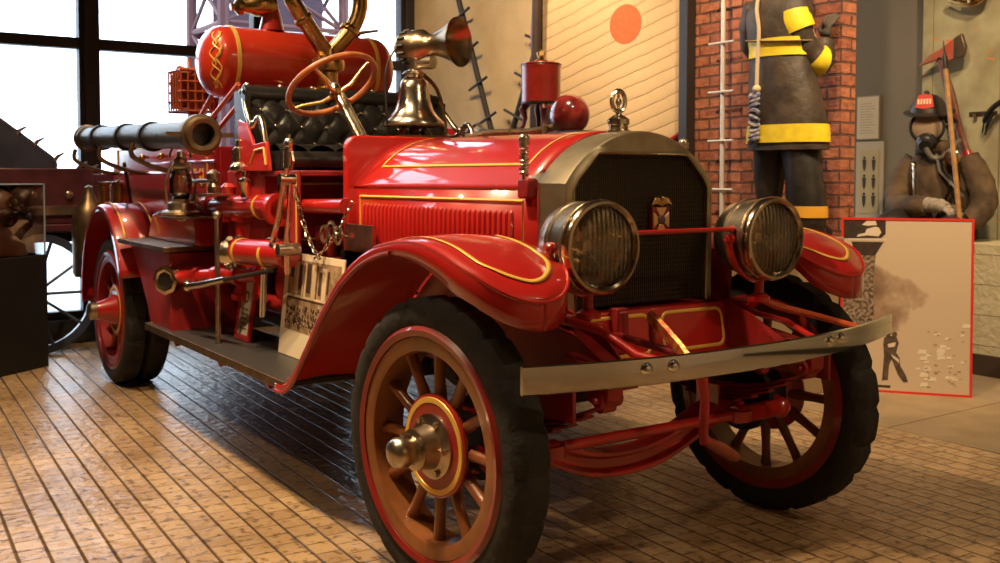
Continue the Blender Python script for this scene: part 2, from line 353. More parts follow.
# ---- wheels (axis along Y, outer face towards -Y, hub at the origin)
def make_wheel(name, loc, rz, tw_out, tw_in, rearw=False):
    T = bpy.data.objects
    L = V((0, 0, 0))
    def wp(nm, bm, mats, parent, **k):
        ob = part(nm, bm, mats, None, **k)
        if parent: ob.parent = parent
        return ob
    o = -tw_out; i = tw_in
    # felloe: red outer band, wood inner band
    bm = ring(B(), (0, 0, 0), (0, 1, 0), [(o-.004, .352), (o-.010, .372), (o+.002, .386), (min(i, .07), .386), (min(i, .07), .352)], 56, 0)
    ring(bm, (0, 0, 0), (0, 1, 0), [(o+.006, .305), (o+.002, .312), (o+.001, .350), (min(i, .07)-.005, .352), (min(i, .07)-.005, .305)], 56, 1)
    w = wp('wheel', bm, [mat('wheel_red_enamel', (.27, .018, .014), .35, 0, .7, var=.3, vscale=6), redd if rearw else woodr], None); w.parent = truck
    # tyre
    pr = [(o+.002, .384), (o-.004, .405), (o-.002, .440), (o+.010, .462), (o+.026, WR)]
    bm = B(); n = 120
    prof = pr+[(i-.026, WR), (i-.010, .462), (i+.002, .440), (i+.004, .405), (i-.002, .384)]
    if rearw:
        m_ = (o+i)/2; prof = pr+[(m_-.03, WR), (m_-.012, .455), (m_, .42), (m_+.012, .455), (m_+.03, WR), (i-.026, WR), (i-.010, .462), (i+.002, .440), (i+.004, .405), (i-.002, .384)]
    rings = []
    for k in range(n):
        a = 2*pi*k/n; row = []
        for h, r in prof:
            g = 0
            if r > .45: g = .011 if (k % 6) == 0 else 0
            row.append(V((cos(a)*(r-g), h, sin(a)*(r-g))))
        rings.append(row)
    rings.append(rings[0])
    vv = grid(bm, rings); bmesh.ops.remove_doubles(bm, verts=bm.verts, dist=1e-5)
    n0 = len(bm.faces)
    ring(bm, (0, 0, 0), (0, 1, 0), [(o+.002, .384), (i-.002, .384), (i-.002, .380), (o+.002, .380)], 56)
    wp('tyre', bm, rubber, w, ang=30)
    # spokes
    sp = B()
    tube(sp, [(0, 0, .10), (0, 0, .15), (0, -.004, .22), (0, -.006, .285), (0, -.006, .312)], [.026, .021, .0175, .019, .024], 10)
    wood = woodw if not rearw else mat('red_spoke_enamel', (.42, .05, .015), .4, 0, .5, var=.3)
    s0 = wp('spoke', sp, wood, w)
    for k in range(1, 12):
        s = s0.copy(); COL.objects.link(s); s.rotation_euler = (0, 2*pi*k/12, 0)
    s0.rotation_euler = (0, 0, 0)
    # hub
    bm = lathe(B(), (0, 0, 0), (0, -1, 0), [(-.06, .09), (-.03, .11), (.015, .165), (.026, .165), (.030, .160), (.031, .152)], 44, 0)
    ring(bm, (0, 0, 0), (0, -1, 0), [(.030, .156), (.034, .154), (.034, .138), (.030, .136)], 44, 1)
    ring(bm, (0, 0, 0), (0, -1, 0), [(.030, .137), (.032, .136), (.032, .09), (.029, .09)], 44, 0)
    lathe(bm, (0, 0, 0), (0, 1, 0), [(.0, .12), (.05, .11), (.10, .10), (.14, .14), (.17, .14), (.175, .05)], 32, 2)
    hubm = mat('hub_red_enamel', (.36, .02, .012), .4, 0, .6, var=.25)
    wp('hub', bm, [hubm, gold, darkm], w)
    if rearw:
        bm = lathe(B(), (0, 0, 0), (0, -1, 0), [(.03, .10), (.06, .085), (.13, .06), (.15, .055)], 28, 0)
        lathe(bm, (0, 0, 0), (0, -1, 0), [(.145, .045), (.15, .058), (.185, .056), (.20, .04), (.205, 0)], 28, 1)
        wp('hub_cap', bm, [red, oldnick], w)
    else:
        bm = lathe(B(), (0, 0, 0), (0, -1, 0), [(.028, .104), (.040, .104), (.044, .092), (.052, .072), (.098, .062), (.102, .066)], 6*6, 0)
        lathe(bm, (0, 0, 0), (0, -1, 0), [(.100, .066), (.108, .066), (.112, .046), (.125, .044), (.14, .048), (.165, .049), (.182, .042), (.192, .026), (.196, 0)], 28, 0)
        for k in range(6):
            a = 2*pi*k/6; c = V((.088*cos(a), -.04, .088*sin(a))); cyl(bm, c, c+V((0, -.018, 0)), .010, n=6)
        box(bm, (.0, -.135, .044), (.02, .03, .02))
        wp('hub_cap', bm, [oldnick], w)
    w.location = loc; w.rotation_euler = (0, 0, rz); return w
DL = .0897
make_wheel('wheel', (0, -TK, WR), DL, .065, .065)
make_wheel('wheel', (0, TK, WR), pi+DL, .065, .065)
XR = -4.06
make_wheel('wheel', (XR, -TK, WR), 0, .065, .20, True)
make_wheel('wheel', (XR, TK, WR), pi, .065, .20, True)

# ---- front fenders
FP = smoothpath([(-1.10, 0, .508), (-1.02, 0, .512), (-.93, 0, .565), (-.79, 0, .705), (-.64, 0, .86), (-.46, 0, 1.0), (-.26, 0, 1.09), (-.03, 0, 1.128), (.16, 0, 1.112), (.32, 0, 1.062), (.38, 0, 1.03), (.46, 0, .975)], 8)
LEN = [0]
for a, b_ in zip(FP, FP[1:]): LEN.append(LEN[-1]+(b_-a).length)
LT = LEN[-1]
def fpt(s):
    s = max(0, min(LT, s))
    for i in range(len(LEN)-1):
        if s <= LEN[i+1]:
            t = (s-LEN[i])/(LEN[i+1]-LEN[i]); p = FP[i].lerp(FP[i+1], t); d = (FP[i+1]-FP[i]).normalized(); break
    return p, d, V((-d.z, 0, d.x))
def half(s, yo, yi, R):      # plan outline: rounded front end
    e = LT-s; yc = (yo+yi)/2; h = (yo-yi)/2
    if e < R: h *= sqrt(max(0, 1-((R-e)/R)**2))
    return yc, h
def fsurf(s, u, yo=.880, yi=.515, R=.24, lift=0):      # u -1 inner .. 1 outer
    p, d, nn = fpt(s); yc, h = half(s, yo, yi, R)
    crown = .018*(1-u*u)*(h/((yo-yi)/2))**.5
    return V((p.x, yc+h*u, p.z))+nn*(crown+lift)
def fender(sg):
    rows = []; ss = [LT*i/70*.93 for i in range(70)]+[LT*(1-.07*(1-i/12)**2) for i in range(13)]
    ss[-1] = LT
    for s in ss:
        fr = max(0, min(1, (s-LT*.62)/(LT*.25))); lip = .03+.055*fr; lip_i = .0+.081*max(0, min(1, (s-(LT-.30))/.22)) + .004
        p, d, nn = fpt(s); dn = -nn*(1-fr)+V((0, 0, -1))*fr
        row = []
        o_ = fsurf(s, -1); row += [o_+dn*lip_i, o_+dn*lip_i*.4]
        row += [fsurf(s, -1+2*k/10) for k in range(11)]
        o_ = fsurf(s, 1); yd = V((0, .006*min(1, (LT-s)/.1), 0)); row += [o_+yd+dn*.008, o_+yd*1.2+dn*lip*.5, o_+yd+dn*lip]
        rows.append([V((p_.x, sg*p_.y, p_.z)) for p_ in row])
    bm = B(); grid(bm, rows)
    f = part('front_fender', bm, red, truck, ang=50)
    md = f.modifiers.new('thick', 'SOLIDIFY'); md.thickness = .007; md.offset = -1
    # gold pin stripe: a narrow U on the crown
    pts = []
    for s in [LT-.80+.02*i for i in range(30)]: pts.append((s, .74))
    ends = [(LT-.205+.135*sin(a), .74*cos(a)) for a in [pi/24*i for i in range(1, 24)]]
    pts += ends+[(s, -.74) for s in [LT-.205-.02*i for i in range(14)]]
    w_ = .0075; rows = []
    P3 = [fsurf(s, u*.92, lift=.0035) for s, u in pts]
    for i, p in enumerate(P3):
        t = (P3[min(i+1, len(P3)-1)]-P3[max(i-1, 0)]).normalized(); nn = fpt(pts[i][0])[2]; sd = t.cross(nn).normalized()*w_
        rows.append([V((k.x, sg*k.y, k.z)) for k in (p-sd, p+sd)])
    bm = B(); grid(bm, rows)
    st = part('pinstripe', bm, gold, f); md = st.modifiers.new('t', 'SOLIDIFY'); md.thickness = .001
    # rolled bead along the outer edge
    bm = B(); bead = [fsurf(s, 1)+V((0, .006, -.0)) - fpt(s)[2]*.034 for s in [LT*.0+LT*.66*i/40 for i in range(41)]]
    tube(bm, [(p.x, sg*p.y, p.z) for p in bead], .008, 8); part('rolled_edge', bm, redd, f)
    rim_ = [fsurf(s, 1) for s in [LT*(.60+.38*i/24) for i in range(24)]]+[fsurf(LT-.022*LT*(1-i/10)**2, 1) for i in range(10)]+[fsurf(LT-.05*LT*(i/14)**2, -1) for i in range(15)]+[fsurf(s, -1) for s in [LT*(.95-.12*i/10) for i in range(1, 11)]]
    bm = B(); tube(bm, [(p.x, sg*p.y, p.z-.002) for p in rim_], .0065, 8); part('crown_bead', bm, red, f)
    return f
for sg in (-1, 1): fender(sg)
# inner wheel aprons between fender and frame
for sg in (-1, 1):
    bm = B(); rows = []
    for i in range(24):
        s = LT*.16+(LT*.80-LT*.16)*i/23; p, d, nn = fpt(s)
        rows.append([V((p.x, sg*.505, p.z-.006)), V((p.x, sg*.42, p.z-.07)), V((p.x, sg*.40, max(.76, p.z-.28)))])
    grid(bm, rows); a_ = part('inner_apron', bm, redd, truck); md = a_.modifiers.new('t', 'SOLIDIFY'); md.thickness = .006
# ---- running boards
blackboard = mat('black_ribbed_board', (.035, .033, .033), .4, bump=.25, bscale=50)
for sg in (-1, 1):
    bm = bx(B(), -3.0, -1.02, sg*.45, sg*.870, .495, .515); r_ = part('running_board', bm, blackboard, truck, bev=.003)
    bm = bx(B(), -3.0, -1.02, sg*.868, sg*.884, .482, .520); bx(bm, -3.02, -3.0, sg*.45, sg*.884, .482, .52)
    part('edge_trim', bm, dbrass, r_, bev=.003)
    for x in (-2.6, -1.9, -1.3): part('board_bracket', tube(B(), [(x, sg*.40, .60), (x, sg*.55, .50), (x, sg*.84, .455)], .018, 8), redd, truck)
# ---- frame rails with front horns, crossmember, springs
prof = [(-4.9, .62), (-4.9, .78), (.04, .86), (.26, .82), (.40, .755), (.48, .73), (.48, .69), (.36, .69), (.2, .69), (-.1, .66), (-.4, .62)]
for sg in (-1, 1):
    bm = prism(B(), prof, 'y', sg*.355, sg*.415); part('frame_rail', bm, redd, truck, bev=.004)
    # leaf spring
    sp = B()
    for k in range(5):
        L_ = .45-.08*k; z0 = .535-.014*k
        tube(sp, [(L_*t, sg*.46, z0+.11*(t*L_/.45)**2) for t in [i/6 for i in range(-6, 7)]], .024, 6, flat=.28)
    cyl(sp, (.45, sg*.485, .645), (.45, sg*.435, .645), .022, n=12)
    part('front_spring', sp, redd, truck)
    bm = prism(B(), [(.27, .78), (.50, .745), (.495, .665), (.455, .630), (.40, .655)], 'y', sg*.43, sg*.49)
    cyl(bm, (.455, sg*.50, .665), (.455, sg*.415, .665), .026, n=12); cyl(bm, (.455, sg*.515, .665), (.455, sg*.40, .665), .011, n=8)
    part('spring_hanger', bm, redd, truck, bev=.006)
# splash apron beside the crossmember (near corner and far corner)
for sg in (-1, 1):
    bm = prism(B(), [(.12, sg*.33), (.12, sg*.60), (.42, sg*.56), (.46, sg*.415)][::sg], 'z', .70, .712)
    prism(bm, [(.10, .715), (.10, .90), (.30, .84), (.47, .70)], 'y', sg*.345, sg*.353)
    for k in range(5): sph(bm, (.42, sg*(.43+.03*k), .715), .006)
    box(bm, (.28, sg*.58, .66), (.34, .012, .11)); part('splash_apron', bm, redd, truck)
bm = prism(B(), [(.10, .70), (.10, .875), (.16, .875), (.19, .70)], 'y', -.352, .352)
cm = part('front_crossmember', bm, red, truck, bev=.006)
def outline(x, y0, y1, z0, z1, w=.007):
    pts = []; r = .03
    for cx, cz, a0 in ((y1-r, z1-r, 0), (y0+r, z1-r, 90), (y0+r, z0+r, 180), (y1-r, z0+r, 270)):
        for k in range(5): a = radians(a0+90*k/4); pts.append((cx+r*cos(a), cz+r*sin(a)))
    return pts
def xatz(z): return .16+(.875-z)/.175*.03
for y0, y1 in ((-.325, -.03), (.03, .325)):
    bm = B(); pts = outline(0, y0, y1, .725, .855)
    tube(bm, [(xatz(z)+.002, y, z) for y, z in pts], .0062, 6, closed=True, flat=.4); part('pinstripe', bm, gold, cm)
# underside: engine pan, transmission, drive casing, exhaust
bm = B(); prism(bm, [(-1.1, .78), (-1.1, .50), (-.9, .44), (-.35, .44), (-.2, .55), (-.05, .60), (-.05, .78)], 'y', -.17, .17)
part('engine_sump', bm, darkm, truck, bev=.02)
bm = B(); bx(bm, -1.9, -1.1, -.22, .22, .45, .85); bx(bm, -2.8, -1.9, -.3, .3, .5, .8); cyl(bm, (-2.8, 0, .6), (-4.0, 0, .5), .05); part('gearbox', bm, darkm, truck, bev=.02)
bm = B(); cyl(bm, (-4.06, -.55, WR), (-4.06, .55, WR), .06, n=16); sph(bm, (-4.06, 0, WR), .19, (1, .8, 1)); part('rear_axle', bm, redd, truck)
bm = B(); tube(bm, [(-.3, .25, .62), (-1.0, .30, .50), (-2.2, .32, .48), (-4.8, .32, .52)], .04, 12); part('exhaust_pipe', bm, darkm, truck)
# ---- front axle, tie rod, steering arms
bm = B(); ay = smoothpath([(0, -.66, .475), (0, -.56, .47), (0, -.38, .40), (0, -.18, .325), (0, .0, .305), (0, .18, .325), (0, .38, .40), (0, .56, .47), (0, .66, .475)], 6)
n0 = 0; rows = []
for i, p in enumerate(ay):
    rows.append([p+V(k) for k in ((-.04, 0, .045), (.04, 0, .045), (.04, 0, .028), (.012, 0, .018), (.012, 0, -.018), (.04, 0, -.028), (.04, 0, -.045), (-.04, 0, -.045), (-.04, 0, -.028), (-.012, 0, -.018), (-.012, 0, .018), (-.04, 0, .028))])
grid(bm, rows, closed=True)
for sg in (-1, 1):
    cyl(bm, (0, sg*.64, .37), (0, sg*.64, .58), .042, n=14); cyl(bm, (0, sg*.64, .475), (0, sg*.70, .475), .06, n=16)
    bx(bm, -.06, .06, sg*.43, sg*.49, .44, .54)
part('front_axle', bm, red, truck, bev=.003)
bm = B(); cyl(bm, (.15, -.60, .445), (.15, .60, .44), .019, n=14)
for sg in (-1, 1):
    cyl(bm, (.15, sg*.66, .44), (.15, sg*.42, .44), .034, n=14); sph(bm, (.15, sg*.67, .44), .042)
    tube(bm, [(.15, sg*.67, .44), (.12, sg*.69, .46), (.0, sg*.66, .47)], .022, 8)
    cyl(bm, (.15, sg*.44, .42), (.15, sg*.44, .46), .05, n=16); sph(bm, (.12, sg*.60, .60), .032); cyl(bm, (.12, sg*.60, .60), (0, sg*.64, .55), .014)
    cyl(bm, (.12, sg*.60, .60), (.04, sg*.35, .66), .012)
part('steering_tie_rod', bm, red, truck)
# ---- crank handle
bm = B(); tube(bm, [(.2, 0, .70), (.36, 0, .70), (.40, -.0, .695), (.40, -.006, .66), (.40, .008, .60), (.40, .008, .585), (.40, .002, .48), (.405, .01, .455)], [.020, .020, .022, .020, .016, .016, .016, .022], 10)
ck = part('starting_crank', bm, red, truck)
bm = lathe(B(), (.405, .01, .46), (0, .155, -.085), [(0, .012), (.02, .018), (.08, .022), (.14, .020), (.165, .016), (.17, 0)], 14); part('grip', bm, mat('worn_red_wood', (.25, .06, .03), .5), ck)
# ---- chrome bumper
def bumpx(y): return .655-.155*(abs(y)/.85)**2.2
ys = [-.815+1.69*i/60 for i in range(61)]
bm = B(); rows = []
for y in ys:
    x = bumpx(y)
    dz = -.004+.016*y; w_ = .078-.006*y
    rows.append([(x, y, .744+dz), (x+.007, y, .748+dz), (x+.008, y, .744+w_*.6+dz), (x+.006, y, .740+w_+dz), (x, y, .744+w_+dz), (x-.006, y, .740+w_+dz), (x-.006, y, .748+dz)])
vv = grid(bm, [[V(p) for p in r] for r in rows], closed=True); bm.faces.new([v for v in vv[0]]); bm.faces.new([v for v in vv[-1]][::-1])
bp_ = part('front_bumper', bm, chrome, truck)
for y, z in ((-.455, .782), (-.365, .783), (.33, .793), (.40, .795)):
    part('carriage_bolt', lathe(B(), (bumpx(y)+.004, y, z), (1, 0, 0), [(0, .020), (.008, .019), (.016, .013), (.020, 0)], 16), chrome, bp_)
goldrod = mat('worn_gold_rod', (.66, .34, .08), .3, .5, var=.6, vscale=30, col2=(.40, .05, .02))
part('bumper_stay', tube(B(), [(.18, -.47, .885), (.40, -.44, .865), (.52, -.40, .80), (.64, -.36, .785)], .015, 10), red, truck)
part('bumper_stay', tube(B(), [(.2, .42, .84), (.38, .43, .82), (.50, .40, .79), (.60, .36, .78)], .011, 10), red, truck)
bm = B(); tube(bm, [(.42, -.255, .895), (.50, -.27, .86), (.58, -.285, .82), (.635, -.30, .79)], .014, 8, flat=1.6); part('tow_hook_bar', bm, goldrod, truck)
bm = B(); bx(bm, .16, .20, -.20, -.15, .74, .89); cyl(bm, (.18, -.19, .80), (.56, -.27, .80), .013, n=10); cyl(bm, (.42, -.24, .80), (.42, -.252, .90), .012, n=8); cyl(bm, (.2, -.175, .88), (.2, -.175, .77), .018); part('crank_bracket', bm, redd, truck, bev=.004)
bm = B(); tube(bm, [(.27, .40, .895), (.32, .45, .865), (.42, .56, .83), (.55, .62, .80)], [.012, .014, .012, .012], 8); part('bumper_brace', bm, mat('worn_red_rod', (.55, .10, .03), .35, 0, .5), truck)

# ---- radiator
HW = .344; ZR = 1.308; CR = 1.492
def archz(y, w=HW, z0=ZR, z1=CR):
    h = z1-z0; R = (w*w+h*h)/(2*h); return z1-R+sqrt(max(0, R*R-y*y))
def arch_pts(w, z0, z1, n=28, zb=.87):
    return [(-w, zb), (-w, z0)]+[(-w+2*w*i/n, archz(-w+2*w*i/n, w, z0, z1)) for i in range(1, n)]+[(w, z0), (w, zb)]
oct_ = [(-.300, .885), (-.310, 1.30), (-.205, 1.408), (.205, 1.408), (.310, 1.30), (.300, .885)]
def resample(poly, n):
    P = [V((a, b_, 0)) for a, b_ in poly]; L = [0]
    for a, b_ in zip(P, P[1:]): L.append(L[-1]+(b_-a).length)
    out = []
    for k in range(n+1):
        s = L[-1]*k/n
        for i in range(len(P)-1):
            if s <= L[i+1]+1e-9:
                p = P[i].lerp(P[i+1], (s-L[i])/(L[i+1]-L[i])); out.append((p.x, p.y)); break
    return out
outer = arch_pts(HW, ZR, CR)
NO = len(outer)
# inner outline matched by angle around the middle
def oct_at(p):
    c = V((0, 1.10)); d = V((p[0]-c.x, p[1]-c.y))
    best = None; PP = oct_
    for a, b_ in zip(PP, PP[1:]):
        a = V(a); b_ = V(b_); e = b_-a; den = d.x*e.y-d.y*e.x
        if abs(den) < 1e-9: continue
        t = ((a.x-c.x)*e.y-(a.y-c.y)*e.x)/den; s = ((a.x-c.x)*d.y-(a.y-c.y)*d.x)/den
        if t > 0 and -1e-6 <= s <= 1+1e-6: best = (c.x+d.x*t, c.y+d.y*t)
    return best or (p[0]*.88, .885)
zs = [.87+(ZR-.87)*i/10 for i in range(10)]
outer = [(-HW, z) for z in zs]+arch_pts(HW, ZR, CR)[1:-1]+[(HW, z) for z in zs[::-1]]
inner = [oct_at(p) for p in outer]
inner[0] = (-.300, .885); inner[-1] = (.300, .885)
XF_ = .105
bm = B()
def lay(x, P, k=1.0, dz=0): return [V((x, y*k, z+dz)) for y, z in P]
rows = [lay(-.13, [(y*1.0, z) for y, z in outer]), lay(XF_-.03, outer), lay(XF_-.006, [(y*.995, z-.002) for y, z in outer]), lay(XF_, [(y*.98, z-.006) for y, z in outer]),
        lay(XF_+.004, [(y*1.04, 1.10+(z-1.10)*1.04) for y, z in inner]), lay(XF_+.010, [(y*1.02, 1.10+(z-1.10)*1.02) for y, z in inner]), lay(XF_+.006, inner), lay(XF_-.03, inner)]
grid(bm, rows)
rad = part('radiator_shell', bm, shell, truck, ang=30)
def core_mat():
    m, n, p, tc = nodes_mat('radiator_core'); s = n.nodes.new('ShaderNodeSeparateXYZ'); n.links.new(tc.outputs['Object'], s.inputs[0])
    out = []
    for ax, sc in (('Y', 105), ('Z', 60)):
        a = n.nodes.new('ShaderNodeMath'); a.operation = 'MULTIPLY'; a.inputs[1].default_value = sc; n.links.new(s.outputs[ax], a.inputs[0])
        b_ = n.nodes.new('ShaderNodeMath'); b_.operation = 'PINGPONG'; b_.inputs[1].default_value = .5; n.links.new(a.outputs[0], b_.inputs[0]); out.append(b_)
    c = ramp(n, [(0, (.0025, .002, .002)), (.5, (.075, .055, .034))], out[0].outputs[0]); n.links.new(c, p.inputs['Base Color'])
    ad = n.nodes.new('ShaderNodeMath'); ad.operation = 'MULTIPLY_ADD'; ad.inputs[1].default_value = .5; n.links.new(out[1].outputs[0], ad.inputs[0]); n.links.new(out[0].outputs[0], ad.inputs[2])
    bp = n.nodes.new('ShaderNodeBump'); bp.inputs['Strength'].default_value = 1; bp.inputs['Distance'].default_value = .01; n.links.new(ad.outputs[0], bp.inputs['Height']); n.links.new(bp.outputs[0], p.inputs['Normal'])
    p.inputs['Roughness'].default_value = .5; p.inputs['Metallic'].default_value = .4; return m
bm = prism(B(), [(y*1.01, z) for y, z in oct_], 'x', XF_-.09, XF_-.014); part('radiator_core', bm, core_mat(), rad)
def emb(bm): bmesh.ops.translate(bm, verts=bm.verts, vec=(0, .078, -.012)); bmesh.ops.scale(bm, verts=bm.verts, vec=(1, 1.12, 1.0), space=M4.Translation((0, -.078, -1.19))); return bm
# emblem: eagle over a cross
bm = B()
for sg in (-1, 1): prism(bm, [(0, 1.262), (sg*.012, 1.272), (sg*.030, 1.268), (sg*.046, 1.240), (sg*.028, 1.246), (sg*.012, 1.243), (0, 1.236)][::sg], 'x', XF_+.0, XF_+.012)
sph(bm, (XF_+.012, 0, 1.266), .008)
em = part('radiator_emblem', emb(bm), brass, rad, bev=.002)
bm = prism(B(), [(-.036, 1.236), (.036, 1.236), (.036, 1.142), (.0, 1.135), (-.036, 1.142)], 'x', XF_-.01, XF_+.004); part('emblem_plate', emb(bm), redd, em)
bm = B()
for k in range(4):
    a = pi/2*k; pts = [(.010, .006), (.030, .020), (.030, -.020), (.010, -.006)]
    zz = 1.35 if k % 2 else 1.15
    prism(bm, [(((x*cos(a)-y*sin(a))*1.12), 1.190+(x*sin(a)+y*cos(a))*1.45) for x, y in pts], 'x', XF_, XF_+.010)
part('emblem_cross', emb(bm), mat('warm_gilt', (.75, .50, .25), .3, .6), em, bev=.002)
bm = lathe(B(), (XF_, 0, 1.19), (1, 0, 0), [(0, .016), (.012, .016), (.015, .012), (.016, 0)], 20); part('emblem_boss', emb(bm), mat('dark_violet_enamel', (.10, .05, .07), .35), em)
# filler cap
bm = lathe(B(), (-.03, 0, 1.485), (0, 0, 1), [(0, .045), (.012, .045), (.014, .036), (.03, .034), (.034, .040), (.052, .040), (.062, .026), (.07, .012), (.082, .010)], 24)
tube(bm, [(-.03+.0*cos(a), .031*cos(a), 1.602+.038*sin(a)) for a in [2*pi*i/24 for i in range(24)]], .0085, 8, closed=True)
cyl(bm, (-.03, 0, 1.565), (-.03, 0, 1.64), .005, n=8); sph(bm, (-.03, 0, 1.60), .014, (.6, 1, 1))
part('radiator_cap', bm, nickel, rad)
# ---- hood
def hoodrow(x):
    t = (x+.05)/-1.37; w = HW+.002+.022*t; z0 = 1.302-.004*t; z1 = CR+.006+.012*t; n = 26
    r = [V((x, -w-.004, z0-.016)), V((x, -w-.004, z0-.004)), V((x, -w+.004, z0+.006))]
    r += [V((x, -w+.008+(2*w-.016)*i/n, archz(-w+.008+(2*w-.016)*i/n, w, z0, z1))) for i in range(n+1)]
    r += [V((x, w-.004, z0+.006)), V((x, w+.004, z0-.004)), V((x, w+.004, z0-.016))]; return r
def hoodpt(x, u, lift=.002):      # u -1..1 across
    t = (x+.05)/-1.37; w = HW+.002+.022*t; z0 = 1.302-.004*t; z1 = CR+.006+.012*t; y = u*w
    e = .002; z = archz(y, w, z0, z1); g = (archz(y+e, w, z0, z1)-archz(y-e, w, z0, z1))/(2*e); nn = V((0, -g, 1)).normalized()
    return V((x, y, z))+nn*lift, nn
bm = B(); grid(bm, [hoodrow(-.05-1.37*i/16) for i in range(17)])
hood = part('hood', bm, red, truck, ang=40); md = hood.modifiers.new('t', 'SOLIDIFY'); md.thickness = .006
def ribbon(pts, norms, w, closed=False):
    rows = []; N = len(pts)
    for i, p in enumerate(pts):
        t = (pts[(i+1) % N]-pts[i-1]) if closed else (pts[min(i+1, N-1)]-pts[max(i-1, 0)])
        sd = t.normalized().cross(norms[i]).normalized()*w; rows.append([p-sd, p+sd])
    if closed: rows.append(rows[0])
    bm = B(); grid(bm, rows); return bm
for sg in (-1, 1):
    path = [(-.175, -.12)]
    path += [(-.175, -.12-.72*i/14) for i in range(1, 15)]+[(-.175-1.09*i/30, -.84) for i in range(1, 31)]+[(-1.265, -.84+.72*i/14) for i in range(1, 15)]
    P3 = []; N3 = []
    for x, u in path:
        p, nn = hoodpt(x, u*-sg if sg > 0 else u, .003); P3.append(p); N3.append(nn)
    st = part('pinstripe', ribbon(P3, N3, .006), gold, hood); md = st.modifiers.new('t', 'SOLIDIFY'); md.thickness = .001
    # side panel
    bm = B(); rows = []
    for x in (-.05, -1.42):
        t = (x+.05)/-1.37; w = HW+.022*t; rows.append([V((x, sg*w, 1.290)), V((x, sg*w, .86))])
    grid(bm, rows); sp_ = part('hood_side_panel', bm, red, truck); md = sp_.modifiers.new('t', 'SOLIDIFY'); md.thickness = .008; md.offset = 0
    bm = B()
    for k in range(34):
        x = -.20-1.12*k/33; w = HW+.022*((x+.05)/-1.37)
        n_ = 8
        tube(bm, [(x, sg*(w-.002), 1.205), (x, sg*(w+.007), 1.195), (x, sg*(w+.008), 1.10), (x, sg*(w+.008), .95), (x, sg*(w+.002), .93)], .012, 8, flat=1)
    part('louvers', bm, red, sp_)
    P3 = []; fr_ = [(-.13, .9), (-.13, 1.245), (-1.36, 1.245), (-1.36, .9)]
    bm = B(); tube(bm, [(x, sg*(HW+.0045+.022*((x+.05)/-1.37)), z) for x, z in fr_], .0062, 4); part('pinstripe', bm, gold, sp_)
    # hood latch with coil spring
    x0, y0 = -.085, sg*(HW+.035)
    bm = B(); cyl(bm, (x0, y0, 1.26), (x0, y0, 1.475), .006); 
    tube(bm, [(x0+.014*cos(a), y0+.014*sin(a), 1.335+.105*a/(2*pi*8)) for a in [2*pi*8*i/110 for i in range(111)]], .0042, 5)
    sph(bm, (x0, y0, 1.46), .020); cyl(bm, (x0, y0, 1.44), (x0, y0, 1.452), .019)
    lt = part('hood_latch', bm, oldnick, truck)
    bm = B(); bx(bm, x0-.035, x0+.03, sg*.340, sg*.385, 1.255, 1.325); part('latch_bracket', bm, redd, lt, bev=.008)
# ---- dash / cowl
def rrect(w, z0, z1, r):
    return [(-w, z0)]+[(-w+r-r*cos(a), z1-r+r*sin(a)) for a in [pi/2*i/6 for i in range(7)]]+[(w-r+r*sin(a), z1-r+r*cos(a)) for a in [pi/2*i/6 for i in range(7)]]+[(w, z0)]
bm = prism(B(), rrect(.405, .62, 1.520, .06), 'x', -1.47, -1.42); dash = part('dashboard_cowl', bm, red, truck, bev=.008)
bm = B(); pts = [(-1.418, y*.0+s, z) for s, z in [(-.38, .95), (-.38, 1.44), (-.34, 1.495)]]
# footboard, seat box, seat
bm = B(); bx(bm, -1.95, -1.47, -.42, .42, .90, .93); part('footboard', bm, black, truck)
bm = B(); bx(bm, -2.50, -1.98, -.585, .585, .95, 1.365); bx(bm, -2.02, -1.975, -.60, .60, 1.335, 1.375)
sb = part('seat_box', bm, redd, truck, bev=.008)
bm = B(); tube(bm, [(-1.97, -.52, 1.02), (-1.97, -.52, 1.30), (-1.97, .52, 1.30), (-1.97, .52, 1.02)], .006, 4, closed=True); part('pinstripe', bm, gold, sb)
# side wing of the seat (red, gold outline)
for sg in (-1, 1):
    bm = prism(B(), [(-2.22, 1.36), (-2.24, 1.62), (-2.12, 1.60), (-2.03, 1.49), (-1.86, 1.50), (-1.82, 1.36)], 'y', sg*.600, sg*.618)
    wg = part('seat_side_wing', bm, red, truck, bev=.004)
    bm = B(); tube(bm, [(-2.06, sg*.6205, 1.40), (-2.0, sg*.6205, 1.46), (-1.88, sg*.6205, 1.47), (-1.855, sg*.6205, 1.39)], .006, 5); part('pinstripe', bm, gold, wg)
# tufted leather
def tuft(nu, nv, P, depth, bumpw=.5):
    """P(u,v)->(point, normal); u,v in cells; dimples at lattice points"""
    rows = []; K = 6
    for j in range(nv*K+1):
        r = []
        for i in range(nu*K+1):
            u, v = i/K, j/K
            h = abs(sin(pi*(u+v)/1.0*.5*2/2))*.5+abs(sin(pi*(u-v)/2))*.5
            h = (abs(sin(pi*(u+v)/2))*abs(sin(pi*(u-v)/2)))**.4
            p, n_ = P(u/nu, v/nv); r.append(p+n_*depth*h)
        rows.append(r)
    return rows
def backP(u, v): return V((-2.24-.05*v+.05*cos(pi*(v-.5)), -.57+1.14*u, 1.42+.34*v)), V((1, 0, .15)).normalized()
bm = B(); grid(bm, tuft(16, 4, backP, .022)); box(bm, (-2.33, 0, 1.60), (.12, 1.16, .35)); tube(bm, [(-2.29, -.57, 1.755), (-2.29, .57, 1.755)], .045, 12)
for sg in (-1, 1): box(bm, (-2.26, sg*.575, 1.58), (.10, .03, .34))
sbk = part('seat_back', bm, leather, truck, ang=60)
bm = B()
for j in range(0, 5):
    for i in range(0, 17):
        if (i+j) % 2 == 0 and 0 < i < 16:
            p, n_ = backP(i/16, j/4); sph(bm, p+n_*.008, .010, n=8)
